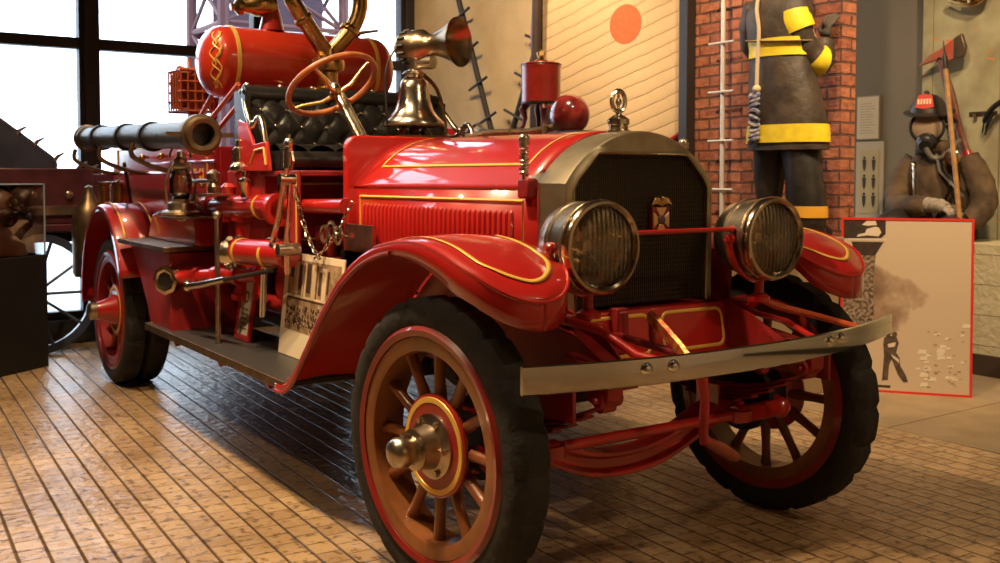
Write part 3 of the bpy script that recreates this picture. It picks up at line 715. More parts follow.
part('leather_button', bm, nickel, sbk)['kind'] = 'stuff'
def cushP(u, v): return V((-2.22+.42*v, -.57+1.14*u, 1.455+.012*sin(pi*v))), V((0, 0, 1))
bm = B(); grid(bm, tuft(16, 6, cushP, .03)); box(bm, (-2.01, 0, 1.41), (.43, 1.15, .09)); 
tube(bm, [(-1.79, -.57, 1.41), (-1.79, .57, 1.41)], .045, 12)
part('seat_cushion', bm, leather, truck, ang=60)
# nickel arm rails and the rail behind the seat
for sg in (-1, 1):
    bm = B()
    tube(bm, smoothpath([(-2.31, sg*.56, 1.76), (-2.22, sg*.585, 1.70), (-2.12, sg*.60, 1.61), (-2.06, sg*.60, 1.585), (-2.0, sg*.60, 1.62), (-1.95, sg*.60, 1.585), (-1.88, sg*.60, 1.42), (-1.86, sg*.60, 1.38)], 5), .0155, 10)
    tube(bm, smoothpath([(-2.34, sg*.56, 1.72), (-2.26, sg*.585, 1.60), (-2.14, sg*.60, 1.56), (-2.06, sg*.60, 1.585)], 4), .012, 8)
    for p in ((-2.31, sg*.56, 1.765), (-2.06, sg*.60, 1.59), (-1.87, sg*.60, 1.40)): sph(bm, p, .024)
    part('arm_rail', bm, nickel, truck)
bm = B(); tube(bm, [(-2.31, -.56, 1.80), (-2.31, .56, 1.80)], .009, 8)
for i in range(7): y = -.54+.18*i; cyl(bm, (-2.31, y, 1.76), (-2.31, y, 1.80), .007); sph(bm, (-2.31, y, 1.805), .014, n=10)
part('seat_rail', bm, nickel, truck)
# ---- steering column and wheel
SC = V((-1.66, -.365, 1.765)); SN = V((-.50, -.16, .86)).normalized(); 
colb = V((-1.475, -.31, 1.50))
bm = B(); axis = (SC-colb).normalized(); tube(bm, [colb+axis*.01, SC-axis*.02], .020, 12); tube(bm, [colb+axis*.01+V((.03, .02, 0)), SC-axis*.05+V((.03, .015, 0))], .009, 8)
lathe(bm, colb-axis*.02, axis, [(0, .045), (.02, .045), (.03, .028)], 18)
part('steering_column', bm, brass if 0 else nickel, truck)
_, su, sv = frame_for(axis)
R_ = .218
bm = B(); tube(bm, [SC+(su*cos(a)+sv*sin(a))*R_ for a in [2*pi*i/48 for i in range(48)]], .0145, 12, closed=True)
sw = part('steering_wheel', bm, wheelw, truck)
bm = B()
for k in range(4):
    a = pi/2*k+.5; d = su*cos(a)+sv*sin(a); tube(bm, [SC-axis*.055+d*.02, SC-axis*.05+d*.08, SC-axis*.01+d*.17, SC+d*R_], [.013, .010, .008, .010], 8)
lathe(bm, SC-axis*.07, axis, [(0, .03), (.02, .036), (.03, .03), (.035, 0)], 18)
part('spokes', bm, brass, sw)
bm = B(); 
for a, l in ((.9, .15), (3.6, .13)):
    d = su*cos(a)+sv*sin(a); tube(bm, [SC+axis*.0, SC+axis*.02+d*.05, SC+axis*.03+d*l], .005, 6); sph(bm, SC+axis*.03+d*l, .010, n=8)
lathe(bm, SC-axis*.035, axis, [(0, .03), (.02, .03), (.035, .018), (.04, 0)], 16)
part('throttle_levers', bm, nickel, sw)
# ---- chemical tank
tz, tx, tr = 1.985, -2.92, .205
def domeprof(L, r, d, n=8):
    P = [(-L-d*cos(pi/2*i/n)*1.0, r*sin(pi/2*i/n)) for i in range(0, n+1)]
    P = [(-L-d*cos(a), r*sin(a)) for a in [pi/2*i/n for i in range(n+1)]]
    return P+[(-h, r_) for h, r_ in P[::-1]]
bm = lathe(B(), (tx, 0, tz), (0, 1, 0), domeprof(.47, tr, .13, 10), 48)
tank = part('chemical_tank', bm, tankred, truck, ang=60)
for y in (-.43, .43): part('tank_band', ring(B(), (tx, y, tz), (0, 1, 0), [(-.011, tr-.002), (-.011, tr+.005), (.011, tr+.005), (.011, tr-.002)], 48), gold, tank)
bm = B()
def domep(v, al): v = radians(v); al = radians(al); return V((tx+cos(v)*sin(al)*tr*1.01, -.47-cos(v)*cos(al)*.135, tz+sin(v)*tr*1.01))
for base, amp, ph_ in ((46, 7, 0), (60, 6, 1.6), (54, 9, 3.1)):
    tube(bm, [domep(-48+96*k/30, base+amp*sin(k*.62+ph_)) for k in range(31)], .0045, 5)
part('gold_scroll', bm, gold, tank)
for y in (-.43, .43):
    part('tank_cradle', tube(B(), smoothpath([(tx-.28, y, 1.50), (tx-.17, y, 1.83), (tx, y, 1.765), (tx+.17, y, 1.83), (tx+.32, y, 1.50)], 4), .016, 8), redd, tank)
orangerod = mat('orange_red_enamel_rod', (.60, .12, .03), .35, 0, .6)
for x0, z0, x1, z1 in ((-3.12, 1.60, -2.55, 1.83), (-2.93, 1.56, -2.42, 1.77), (-3.30, 1.60, -2.98, 1.80)):
    for sg in (-1, 1): part('tank_stay', cyl(B(), (x0, sg*.52, z0), (x1, sg*.50, z1), .013, n=10), orangerod, truck)
# tank top valve: brass body on a red cone
bm = lathe(B(), (tx+.02, -.17, tz+tr-.01), (0, 0, 1), [(0, .075), (.16, .035)], 20); tv = part('tank_filler', bm, red, truck)
bm = lathe(B(), (tx+.02, -.17, 2.33), (-.1, -1, -.12), [(-.03, 0), (-.02, .05), (.02, .068), (.10, .062), (.13, .045), (.17, .035), (.175, .05), (.20, .05), (.22, .02), (.24, .02)], 20); part('filler_valve', bm, brass, tv)
# ---- deck gun (brass two-legged monitor)
bm = lathe(B(), (-2.55, .02, 1.52), (0, 0, 1), [(0, .085), (.04, .085), (.05, .065), (.26, .065), (.27, .085), (.31, .085), (.32, .06), (.40, .062), (.41, .095), (.44, .10), (.47, .095), (.48, .06), (.53, .055)], 28)
pL = smoothpath([(-2.55, .02, 2.02), (-2.53, -.03, 2.07), (-2.50, -.17, 2.24), (-2.50, -.22, 2.34), (-2.50, -.17, 2.50), (-2.50, .02, 2.58)], 5)
pR = smoothpath([(-2.55, .02, 2.02), (-2.53, .07, 2.07), (-2.50, .165, 2.20), (-2.50, .20, 2.34), (-2.50, .15, 2.50), (-2.50, .02, 2.58)], 5)
tube(bm, pL, .045, 14); tube(bm, pR, .045, 14)
for p, d in ((V((-2.51, -.13, 2.19)), V((0, -.7, .8))), (V((-2.51, .125, 2.15)), V((0, .6, .8)))): lathe(bm, p, d, [(0, .05), (.005, .055), (.03, .055), (.035, .05)], 16)
dg = part('deck_gun', bm, brass, truck, ang=50)
bm = lathe(B(), (-2.62, .02, 2.56), (.3, 0, .6), [(0, .06), (.1, .05), (.5, .03), (.52, .04), (.56, .04)], 20); part('gun_nozzle', bm, brass, dg)
bm = B(); tube(bm, [(-2.9, .36, tz+tr), (-2.85, .38, tz+tr+.02), (-2.78, .46, tz+tr+.03)], [.02, .012, .008], 8); part('tank_lever', bm, dbrass, tank)

# ---- bell and siren
by, bxx = .02, -1.56
bm = lathe(B(), (bxx, by, 1.585), (0, 0, 1), [(-.004, .128), (0, .148), (.012, .147), (.035, .122), (.07, .096), (.12, .080), (.17, .074), (.20, .070), (.222, .055), (.228, .0)], 40)
bell = part('bell', bm, nickel, truck, ang=50)
bm = ring(B(), (bxx, by, 1.585), (0, 0, 1), [(.002, .1485), (-.004, .1505), (-.010, .149), (-.006, .125)], 40); tube(bm, [(bxx, by, 1.70), (bxx, by, 1.56)], .012, 8); sph(bm, (bxx, by, 1.555), .026)
part('bell_rim', bm, dbrass, bell)
bm = B(); bx(bm, bxx-.05, bxx+.12, by-.12, by+.12, 1.512, 1.53); tube(bm, smoothpath([(bxx, by+.17, 1.52), (bxx, by+.175, 1.60), (bxx, by+.13, 1.76), (bxx, by+.04, 1.835), (bxx, by, 1.84)], 4), .010, 8)
for sg in (-1, 1): cyl(bm, (bxx, by+sg*.10, 1.51), (bxx, by+sg*.05, 1.56), .02)
part('bell_stand', bm, dbrass, bell)
bm = lathe(B(), (bxx, by, 1.81), (0, 0, 1), [(0, .04), (.02, .06), (.03, .05), (.04, .022), (.11, .02)], 20); cyl(bm, (bxx, by, 1.90), (bxx+.0, by, 1.93), .03)
part('siren_post', bm, nickel, truck)
sa = V((.90, .44, .03)).normalized(); s0 = V((bxx, by+.03, 1.965))-sa*.02
bm = lathe(B(), s0, sa, [(-.115, 0), (-.11, .03), (-.085, .038), (-.08, .068), (-.06, .078), (.0, .082), (.05, .080), (.075, .060), (.10, .052), (.13, .058), (.18, .078), (.235, .108), (.250, .119), (.247, .119), (.232, .104), (.178, .074), (.13, .052), (.06, .045), (.05, 0)], 40)
sr = part('siren', bm, mat('siren_nickel', (.50, .38, .24), .3, 1, var=.3, vscale=15), truck, ang=55)
bm = B(); _, u_, v_ = frame_for(sa)
for k in range(14):
    a = 2*pi*k/14; d = u_*cos(a)+v_*sin(a); cyl(bm, s0+sa*-.055+d*.081, s0+sa*-.02+d*.083, .008, n=6)
part('siren_vents', bm, black, sr)
bm = B(); cyl(bm, s0+V((.02, .0, -.08)), s0+V((.10, .04, -.08)), .034); part('siren_motor', bm, oldnick, sr)
bm = B(); tube(bm, smoothpath([(bxx-.0, by-.09, 1.96), (bxx-.02, by-.14, 1.85), (bxx, by-.15, 1.65), (bxx, by-.14, 1.52)], 4), .006, 6); part('siren_cable', bm, black, sr)
# small dark linkage on the cowl, beyond the bell
bm = B(); tube(bm, smoothpath([(-1.3, .16, 1.52), (-1.1, .20, 1.535), (-.9, .22, 1.53), (-.72, .24, 1.545)], 4), .016, 8)
for x in (-1.25, -1.0, -.75): cyl(bm, (x, .20, 1.46), (x, .21, 1.55), .014)
part('cowl_linkage', bm, dbrass, truck)

# ---- headlamps
lensm = None
def thin_glass(name, tint, rib=0, rough=.05, base=.05):
    m, n, p, tc = nodes_mat(name); n.nodes.remove(p); out = n.nodes['Material Output']
    t = n.nodes.new('ShaderNodeBsdfTransparent'); t.inputs[0].default_value = (*tint, 1); g = n.nodes.new('ShaderNodeBsdfGlossy'); g.inputs['Roughness'].default_value = rough
    lw = n.nodes.new('ShaderNodeFresnel'); lw.inputs[0].default_value = 1.5; ad = n.nodes.new('ShaderNodeMath'); ad.inputs[1].default_value = base; n.links.new(lw.outputs[0], ad.inputs[0])
    mx = n.nodes.new('ShaderNodeMixShader'); n.links.new(ad.outputs[0], mx.inputs[0]); n.links.new(t.outputs[0], mx.inputs[1]); n.links.new(g.outputs[0], mx.inputs[2]); n.links.new(mx.outputs[0], out.inputs[0])
    if rib:
        s = n.nodes.new('ShaderNodeSeparateXYZ'); n.links.new(tc.outputs['Object'], s.inputs[0])
        a = n.nodes.new('ShaderNodeMath'); a.operation = 'MULTIPLY'; a.inputs[1].default_value = rib; n.links.new(s.outputs['Y'], a.inputs[0])
        b_ = n.nodes.new('ShaderNodeMath'); b_.operation = 'PINGPONG'; b_.inputs[1].default_value = .5; n.links.new(a.outputs[0], b_.inputs[0])
        bp = n.nodes.new('ShaderNodeBump'); bp.inputs['Strength'].default_value = .6; bp.inputs['Distance'].default_value = .012; n.links.new(b_.outputs[0], bp.inputs['Height']); n.links.new(bp.outputs[0], g.inputs['Normal']); n.links.new(bp.outputs[0], lw.inputs['Normal'])
    return m
def lens_mat(): return thin_glass('fluted_lens', (.97, .92, .82), 55, .12, .10)
lensm = lens_mat(); reflm = mat('tarnished_reflector', (.92, .74, .50), .16, 1, bump=.5, bscale=22, var=.3, vscale=14)
def headlamp(sg):
    hx, hy, hz, hr = .355, .394*sg, 1.112, .144; ax = V((1, 0, 0))
    bm = lathe(B(), (hx, hy, hz), ax, [(-.215, 0), (-.212, .07), (-.195, .104), (-.165, .127), (-.12, .136), (-.118, .141), (-.108, .141), (-.106, .136), (-.05, .138), (-.048, .143), (-.036, .143), (-.034, .139), (-.012, .140)], 48, capped=False)
    d = part('headlamp', bm, oldnick, truck, ang=30)
    bm = ring(B(), (hx, hy, hz), ax, [(-.022, .141), (-.018, .148), (.0, .149), (.010, .143), (.012, .134), (.004, .127), (-.004, .127), (-.01, .138)], 56); 
    part('lamp_rim', bm, mat('polished_nickel_rim', (.60, .50, .36), .16, 1), d)
    bm = lathe(B(), (hx, hy, hz), ax, [(-.17, .012), (-.16, .045), (-.13, .080), (-.08, .112), (-.02, .131)], 48, capped=False)
    part('reflector', bm, reflm, d)
    bm = B(); lathe(bm, (hx, hy, hz), ax, [(-.004, .128), (.004, .110), (.010, .07), (.0125, 0)], 48, capped=False); lathe(bm, (hx, hy, hz), ax, [(-.008, .128), (.0, .110), (.006, .07), (.0085, 0)], 48, capped=False)
    part('lens', bm, lensm, d)
    bm = lathe(B(), (hx, hy, hz), ax, [(-.17, .012), (-.11, .012), (-.10, .02), (-.075, .018), (-.065, 0)], 16); part('bulb', bm, mat('bulb_glass', (.8, .6, .4), .1, .3), d)
    # fork
    pts = [(hx-.07, hy+.152*cos(a), hz+.152*sin(a)) for a in [radians(-180+180*i/20) for i in range(21)]]
    bm = tube(B(), pts, .009, 8, flat=1.4)
    cyl(bm, (hx-.07, hy, hz-.15), (hx-.07, hy, .90), .017); lathe(bm, (hx-.07, hy, .885), (0, 0, 1), [(0, .04), (.015, .04), (.03, .02)], 16)
    tube(bm, [(hx-.07, hy, .90), (hx-.10, hy*.98, .87), (.12, sg*.385, .86)], .02, 8)
    for s2 in (-1, 1): lathe(bm, (hx-.07, hy+s2*.142, hz), (0, s2, 0), [(0, .018), (.014, .018), (.02, .010), (.03, .009)], 12)
    part('lamp_fork', bm, red, d)
headlamp(-1); headlamp(1)
bm = cyl(B(), (.285, -.25, 1.147), (.285, .25, 1.147), .0085, n=10)
for sg in (-1, 1): sph(bm, (.285, sg*.25, 1.147), .014, n=10)
part('lamp_tie_bar', bm, red, truck)

# ---- hose bed body
bm = B()
for sg in (-1, 1): bx(bm, -4.85, -2.64, sg*.575, sg*.605, .92, 1.56)
bx(bm, -2.67, -2.64, -.575, .575, .92, 1.50); bx(bm, -4.85, -2.67, -.575, .575, .92, 1.0)
bed = part('hose_bed', bm, mat('body_red_enamel', (.40, .014, .02), .3, 0, .8, var=.3, vscale=2, coatr=.15), truck, bev=.006)
for sg in (-1, 1):
    bm = cyl(B(), (-4.87, sg*.59, 1.565), (-2.62, sg*.59, 1.565), .014, n=10); cyl(bm, (-4.87, sg*.59, 1.42), (-2.62, sg*.61, 1.42), .007, n=8)
    part('body_rail', bm, red, bed)
    bm = B(); tube(bm, [(-4.7, sg*.608, 1.0), (-4.7, sg*.608, 1.52), (-2.75, sg*.608, 1.52), (-2.75, sg*.608, 1.0)], .005, 4, closed=True)
    part('pinstripe', bm, gold, bed)
    # gilt lettering strokes, worn beyond reading
    bm = B()
    for k in range(4):
        x = -3.28+.13*k; bx(bm, x, x+.028, sg*.606, sg*.6085, 1.28, 1.38)
        if k % 2 == 0: bx(bm, x, x+.075, sg*.606, sg*.6085, 1.36, 1.38)
        else: bx(bm, x, x+.07, sg*.606, sg*.6085, 1.28, 1.30); bx(bm, x+.05, x+.07, sg*.606, sg*.6085, 1.28, 1.38)
    part('gilt_lettering', bm, gold, bed)
    # row of ball knobs above the body
    for k in range(4):
        x = -3.9+.42*k; bm = cyl(B(), (x, sg*.61, 1.46), (x, sg*.64, 1.46), .010); sph(bm, (x, sg*.65, 1.46), .020); part('ball_knob', bm, brass, bed)
# ---- rear fenders
for sg in (-1, 1):
    P = arc(XR, .50, .56, 182, 20, 36, .66); rows = []
    for x, z in P:
        n_ = V((x-XR, 0, (z-.5)*.85)).normalized(); rows.append([V((x, sg*.60, z)), V((x, sg*.74, z))+n_*.008, V((x, sg*.865, z)), V((x, sg*.885, z))-n_*.012, V((x, sg*.888, z))-n_*.045])
    bm = B(); grid(bm, rows); f = part('rear_fender', bm, red, truck, ang=50); md = f.modifiers.new('t', 'SOLIDIFY'); md.thickness = .007
    for yy in (.645, .825):
        bm = B(); rr = []
        for x, z in P[10:32]:
            n_ = V((x-XR, 0, (z-.5)*.85)).normalized(); rr.append([V((x, sg*(yy-.006), z))+n_*.011, V((x, sg*(yy+.006), z))+n_*.011])
        grid(bm, rr); st = part('pinstripe', bm, gold, f); md = st.modifiers.new('t', 'SOLIDIFY'); md.thickness = .001
    # step plate ahead of the fender, and the locker under it
    bm = bx(B(), -3.60, -2.62, sg*.60, sg*.885, .935, .962); part('step_plate', bm, dbrass, truck, bev=.004)
    bm = prism(B(), [(-3.45, .93), (-3.30, .80), (-3.12, .62), (-3.04, .50), (-2.66, .50), (-2.66, .93)], 'y', sg*.42, sg*.845)
    lk = part('side_locker', bm, redd, truck, bev=.008)
    bm = B(); tube(bm, [(-2.655, sg*.47, .56), (-2.655, sg*.47, .88), (-2.655, sg*.80, .88), (-2.655, sg*.80, .56)], .005, 4, closed=True)
    # bulged red body side between fender and seat
    bm = prism(B(), [(-3.55, .96), (-3.45, 1.12), (-3.1, 1.16), (-2.72, 1.16), (-2.62, 1.10), (-2.60, .96)], 'y', sg*.60, sg*.72)
    part('body_shoulder', bm, red, truck, bev=.02)
# gated outlet: nickel octagonal mouth on a red pipe
bm = cyl(B(), (-2.62, -.80, .80), (-1.95, -.62, .86), .040, n=16)
for t in (.25, .5, .75): p = V((-2.62, -.80, .80)).lerp(V((-1.95, -.62, .86)), t); ring(bm, p, V((.67, .18, .06)), [(-.02, .03), (-.02, .052), (.02, .052), (.02, .03)], 16)
op = part('outlet_pipe', bm, red, truck)
oa = V((-.45, -.85, -.02)).normalized(); oa = V((.55, -.80, -.05)).normalized()
c0 = V((-2.68, -.82, .79))
bm = B(); lathe(bm, c0-oa*.06, oa, [(0, .045), (.03, .060), (.075, .062), (.085, .078), (.13, .078), (.135, .06), (.13, .046), (.04, .04), (.02, 0)], 8, capped=False)
part('outlet_cap', bm, nickel, op, ang=25)
bm = lathe(B(), c0+oa*.055, oa, [(0, 0), (.002, .048), (.006, .048), (.006, 0)], 20); part('outlet_mouth', bm, black, op)
# nickel stanchion and gauge lever
bm = cyl(B(), (-2.12, -.77, .49), (-2.12, -.77, 1.14), .013, n=12); lathe(bm, (-2.12, -.77, .495), (0, 0, 1), [(0, .035), (.01, .035), (.02, .02)], 16); sph(bm, (-2.12, -.77, 1.145), .022)
part('stanchion', bm, oldnick, truck)
bm = tube(B(), [(-2.38, -.83, .775), (-2.2, -.815, .80), (-1.95, -.79, .845)], [.022, .020, .016], 10); sph(bm, (-2.39, -.83, .775), .028)
vl = part('valve_lever', bm, nickel, truck); part('lever_shank', tube(B(), [(-1.96, -.79, .843), (-1.55, -.70, .915)], .010, 8), darkm, vl)
# ---- pump: upper discharge pipe, gate wheel, vertical chamber, lower inlet
bm = cyl(B(), (-2.72, -.62, 1.17), (-1.72, -.60, 1.195), .060, n=24); cyl(bm, (-1.75, -.58, 1.195), (-1.20, -.52, 1.205), .033, n=20)
for x in (-2.6, -1.72): ring(bm, (x, -.61, 1.18), (1, 0, 0), [(-.02, .05), (-.02, .078), (.02, .078), (.02, .05)], 24)
pump = part('discharge_pipe', bm, red, truck)
for x in (-2.18, -1.93): part('gold_band', ring(B(), (x, -.605+.0, 1.185+(x+2)*.02), (1, 0, .025), [(-.010, .055), (-.010, .0625), (.010, .0625), (.010, .055)] if x < -1.5 else [(-.008, .036), (-.008, .0425), (.008, .0425), (.008, .036)], 24), gold, pump)
ga = V((.3, -.92, .05)).normalized(); gc = V((-2.74, -.70, 1.165))
bm = lathe(B(), gc, ga, [(-.10, .05), (-.03, .055), (-.02, .07), (0, .07), (.01, .05), (.03, .03), (.07, .028), (.08, 0)], 20)
_, gu, gv_ = frame_for(ga)
tube(bm, [gc+ga*.055+(gu*cos(a)+gv_*sin(a))*.066 for a in [2*pi*i/28 for i in range(28)]], .012, 8, closed=True)
for k in range(4):
    a = pi/2*k+.6; cyl(bm, gc+ga*.055, gc+ga*.055+(gu*cos(a)+gv_*sin(a))*.066, .008, n=6)
part('gate_valve_wheel', bm, nickel, truck)
bm = lathe(B(), (-2.22, -.58, .60), (0, 0, 1), [(.18, .05), (.20, .055), (.11, .085), (.14, .085), (.15, .06), (.50, .06), (.51, .08), (.55, .08), (.56, .055), (.72, .052), (.735, .062), (.755, .062), (.76, .03)], 24)
lathe(bm, (-2.38, -.62, 1.1), (0, 0, 1), [(0, .035), (.16, .033), (.18, .04), (.2, .02)], 16)
part('pump_chamber', bm, red, truck)
bm = lathe(B(), (-2.22, -.62, 1.355), (0, 0, 1), [(0, .03), (.01, .045), (.03, .045), (.05, .025), (.07, .032), (.10, .022), (.12, .028), (.13, .012), (.16, .018), (.175, 0)], 16)
tube(bm, [(-2.30, -.62, 1.40), (-2.30, -.62, 1.47), (-2.24, -.62, 1.48)], .009, 8)
part('relief_valve', bm, nickel, truck)
part('bleed_cock', lathe(B(), (-2.03, -.66, 1.23), (0, 0, 1), [(0, .02), (.06, .022), (.07, .03), (.09, .03), (.10, .012), (.13, .015), (.14, 0)], 12), nickel, truck)
bm = B(); tube(bm, [(-2.70, -.72, 1.31), (-2.55, -.72, 1.31), (-2.35, -.68, 1.31)], .012, 8); sph(bm, (-2.72, -.72, 1.31), .026); lathe(bm, (-2.40, -.69, 1.23), (0, 0, 1), [(0, .05), (.01, .05), (.02, .03), (.05, .034), (.07, .02), (.09, .036), (.12, .036), (.14, .01)], 16); bx(bm, -2.55, -2.30, -.76, -.60, 1.235, 1.245)
part('petcock', bm, oldnick, truck)
bm = cyl(B(), (-1.98, -.72, .975), (-1.5, -.66, .985), .062, n=24)
for t in (.2, .62): pass
inl = part('suction_inlet', bm, red, truck)
for x in (-1.92, -1.66): part('gold_band', ring(B(), (x, -.72+(x+1.98)*.125, .976), (1, .125, .02), [(-.010, .058), (-.010, .065), (.010, .065), (.010, .058)], 24), gold, inl)
ia = V((-.25, -.97, 0)).normalized(); ic = V((-2.02, -.74, .965)); ia = V((-.6, -.8, 0)).normalized()
bm = lathe(B(), ic, ia, [(-.10, .055), (-.05, .06), (-.045, .078), (.01, .080), (.015, .064), (.035, .060), (.04, .05), (.045, 0)], 28)
for k in range(4):
    a = pi/4+pi/2*k; _, u_, v_ = frame_for(ia); cyl(bm, ic-ia*.02+(u_*cos(a)+v_*sin(a))*.075, ic-ia*.02+(u_*cos(a)+v_*sin(a))*.105, .014, n=8)
part('inlet_cap', bm, nickel, inl)
# pump casing and lower machinery, dull red
bm = B(); cyl(bm, (-1.98, -.32, .78), (-1.50, -.32, .78), .17, n=28); cyl(bm, (-1.86, -.53, .80), (-1.86, -.2, .80), .12, n=24); sph(bm, (-1.62, -.38, .83), .13); cyl(bm, (-1.62, -.42, .55), (-1.62, -.42, 1.1), .05)
cyl(bm, (-2.25, -.5, .70), (-1.5, -.5, .70), .045); bx(bm, -2.6, -2.3, -.5, .5, .6, .93)
for k in range(6): a = 2*pi*k/6; cyl(bm, (-1.49, -.32+.14*cos(a), .78+.14*sin(a)), (-1.47, -.32+.14*cos(a), .78+.14*sin(a)), .014, n=6)
part('pump_casing', bm, redd, truck, bev=.004)
bm = B(); bx(bm, -1.98, -1.5, -.45, .45, .93, .95); part('pump_deck', bm, black, truck)
# red upright with gold edges between seat and dash
bm = bx(B(), -1.625, -1.52, -.60, -.585, .95, 1.36); up = part('upright_panel', bm, redd, truck, bev=.004)
bm = B(); tube(bm, [(-1.535, -.6025, .98), (-1.535, -.6025, 1.34), (-1.60, -.6025, 1.34)], .0055, 4); part('pinstripe', bm, gold, up)
bm = B(); bx(bm, -1.98, -1.52, -.585, .585, 1.335, 1.36); part('seat_riser_board', bm, redd, truck, bev=.004)
# ---- hand brake and gear levers (nickel)
bm = B(); cyl(bm, (-1.39, -.70, 1.37), (-1.385, -.70, 1.46), .020, n=12); sph(bm, (-1.385, -.70, 1.475), .020, (1, 1, 1.3)); cyl(bm, (-1.385, -.70, 1.48), (-1.385, -.70, 1.515), .010)
tube(bm, [(-1.39, -.70, 1.38), (-1.43, -.70, 1.31), (-1.50, -.70, 1.15), (-1.68, -.70, .90), (-1.76, -.68, .68)], [.014, .016, .014, .016, .016], 8, flat=.6)
tube(bm, [(-1.41, -.68, 1.31), (-1.43, -.68, 1.20), (-1.47, -.68, 1.03), (-1.50, -.66, .90)], [.012, .013, .014, .016], 8, flat=.6)
tube(bm, [(-1.36, -.70, 1.36), (-1.34, -.70, 1.40), (-1.35, -.70, 1.44)], .008, 6); cyl(bm, (-1.42, -.73, 1.32), (-1.42, -.66, 1.32), .026, n=12)
part('brake_lever', bm, nickel, truck)
bm = B(); tube(bm, [(-1.65+.16*cos(a), -.67, .99+.12*sin(a)-.06) for a in [radians(20+140*i/14) for i in range(15)]], .016, 6, flat=.5)
for x in (-1.47, -1.55): cyl(bm, (x, -.72, 1.01), (x, -.62, 1.01), .028, n=12)
part('lever_quadrant', bm, oldnick, truck)
# chains across the step, nickel links
def chain(p0, p1, sag, n, parent):
    bm = B(); p0, p1 = V(p0), V(p1)
    P = [p0.lerp(p1, i/n)+V((0, 0, -sag*4*(i/n)*(1-i/n))) for i in range(n+1)]
    for i in range(n):
        a, b_ = P[i], P[i+1]; t = (b_-a).normalized(); _, u, v = frame_for(t); w = u if i % 2 else v; c = (a+b_)/2; L_ = (b_-a).length*.68
        tube(bm, [c+t*cos(k)*L_+w*sin(k)*L_*.45 for k in [2*pi*j/12 for j in range(12)]], .0035, 5, closed=True)
    part('chain', bm, nickel, parent)
chain((-1.52, -.62, 1.30), (-1.25, -.62, .98), .05, 14, truck)
chain((-1.18, -.50, 1.22), (-1.30, -.62, .98), .03, 12, truck)
bm = B(); 
for k in range(3): cx_, cz_ = -1.35+.07*k, 1.08+.02*(k % 2); tube(bm, [(cx_+.035*cos(a), -.55, cz_+.035*sin(a)) for a in [2*pi*j/14 for j in range(14)]], .008, 6, closed=True)
cyl(bm, (-1.38, -.50, 1.08), (-1.18, -.50, 1.08), .012); bx(bm, -1.42, -1.15, -.42, -.40, .7, 1.12)
part('footboard_shackle', bm, oldnick, truck)
bm = B(); bx(bm, -1.46, -1.02, -.42, -.40, .60, 1.0); part('chassis_side_plate', bm, darkm, truck)
# hose rack arms
for x in (-3.0, -3.75, -4.45):
    bm = tube(B(), smoothpath([(x, -.60, 1.36), (x, -.72, 1.36), (x, -.80, 1.38), (x, -.86, 1.40), (x, -.945, 1.45), (x, -.94, 1.52)], 4), .014, 8); part('hose_rack_arm', bm, dbrass, truck)
bm = tube(B(), [(-4.72, -.62, 1.28), (-4.4, -.66, 1.36), (-2.7, -.66, 1.35)], .012, 8); part('grab_rail', bm, red, truck)
bm = B(); tube(bm, [(-4.3, -.62, 1.12), (-3.95, -.75, 1.42)], .012, 8); part('rack_brace', bm, darkm, truck)
# rear soda-acid extinguisher and lamp tubes
bm = lathe(B(), (-4.92, -.76, .62), (0, 0, 1), [(0, .10), (.03, .115), (.42, .115), (.50, .09), (.55, .05), (.58, .045), (.60, .03), (.64, .028), (.66, 0)], 28)
part('rear_brass_cylinder', bm, dbrass, truck)
for x, y, z0, z1 in ((-4.88, -.66, 1.0, 1.30), (-4.62, -.62, .98, 1.30)):
    bm = lathe(B(), (x, y, z0), (0, 0, 1), [(0, .042), (z1-z0-.03, .042), (z1-z0-.02, .056), (z1-z0, .056), (z1-z0+.001, .03)], 20); part('brass_nozzle_holder', bm, brass, truck)
bm = B(); bx(bm, -5.05, -4.85, -.62, .62, .55, .60); bx(bm, -4.9, -4.86, -.7, .7, .6, .95); part('tailboard', bm, dbrass, truck, bev=.004)
# tail rack standing above the hose bed: thin black frame with brass tip
bm = B(); cyl(bm, (-4.75, .10, 1.0), (-4.75, .10, 2.36), .011, n=8); cyl(bm, (-4.75, .10, 2.12), (-3.9, .30, 2.08), .009, n=8); cyl(bm, (-3.9, .30, 1.62), (-3.9, .30, 2.09), .014, n=8); cyl(bm, (-4.75, .10, 2.36), (-4.55, .14, 2.43), .010, n=8); sph(bm, (-4.75, .10, 2.36), .022)
part('tail_frame', bm, dbrass, truck)

# ================================================================== things carried on the fire engine
# suction hose
t = thing('suction_hose', 'black rubber suction hose with bronze end couplings, on the side rack of the engine', 'hose', (-3.4, -.86, 1.45))
hp = smoothpath([(-4.42, -.86, 1.595), (-4.0, -.86, 1.585), (-3.4, -.86, 1.57), (-2.7, -.86, 1.55), (-2.12, -.86, 1.535)], 5)
bm = tube(B(), hp, .068, 24); part('hose', bm, hosem, t)
ha = V((1, 0, -.03)).normalized()
for x, nm in ((-4.05, 'strap'), (-3.42, 'strap'), (-2.9, 'strap')):
    z = 1.586-.028*(x+4.1); part('strap', ring(B(), (x, -.86, z), ha, [(-.02, .064), (-.02, .082), (.02, .082), (.02, .064)], 24), darkm, t)
bm = lathe(B(), (-2.16, -.86, 1.537), ha, [(-.04, .07), (-.02, .085), (.05, .088), (.06, .098), (.10, .098), (.105, .085), (.13, .082), (.133, .075), (.13, .056), (.02, .052), (.01, 0)], 32, capped=False)
for k in range(2):
    a = k*pi; d = V((0, cos(a), sin(a))); box(bm, V((-2.08, -.86, 1.534))+d*.125, (.03, .075, .022))
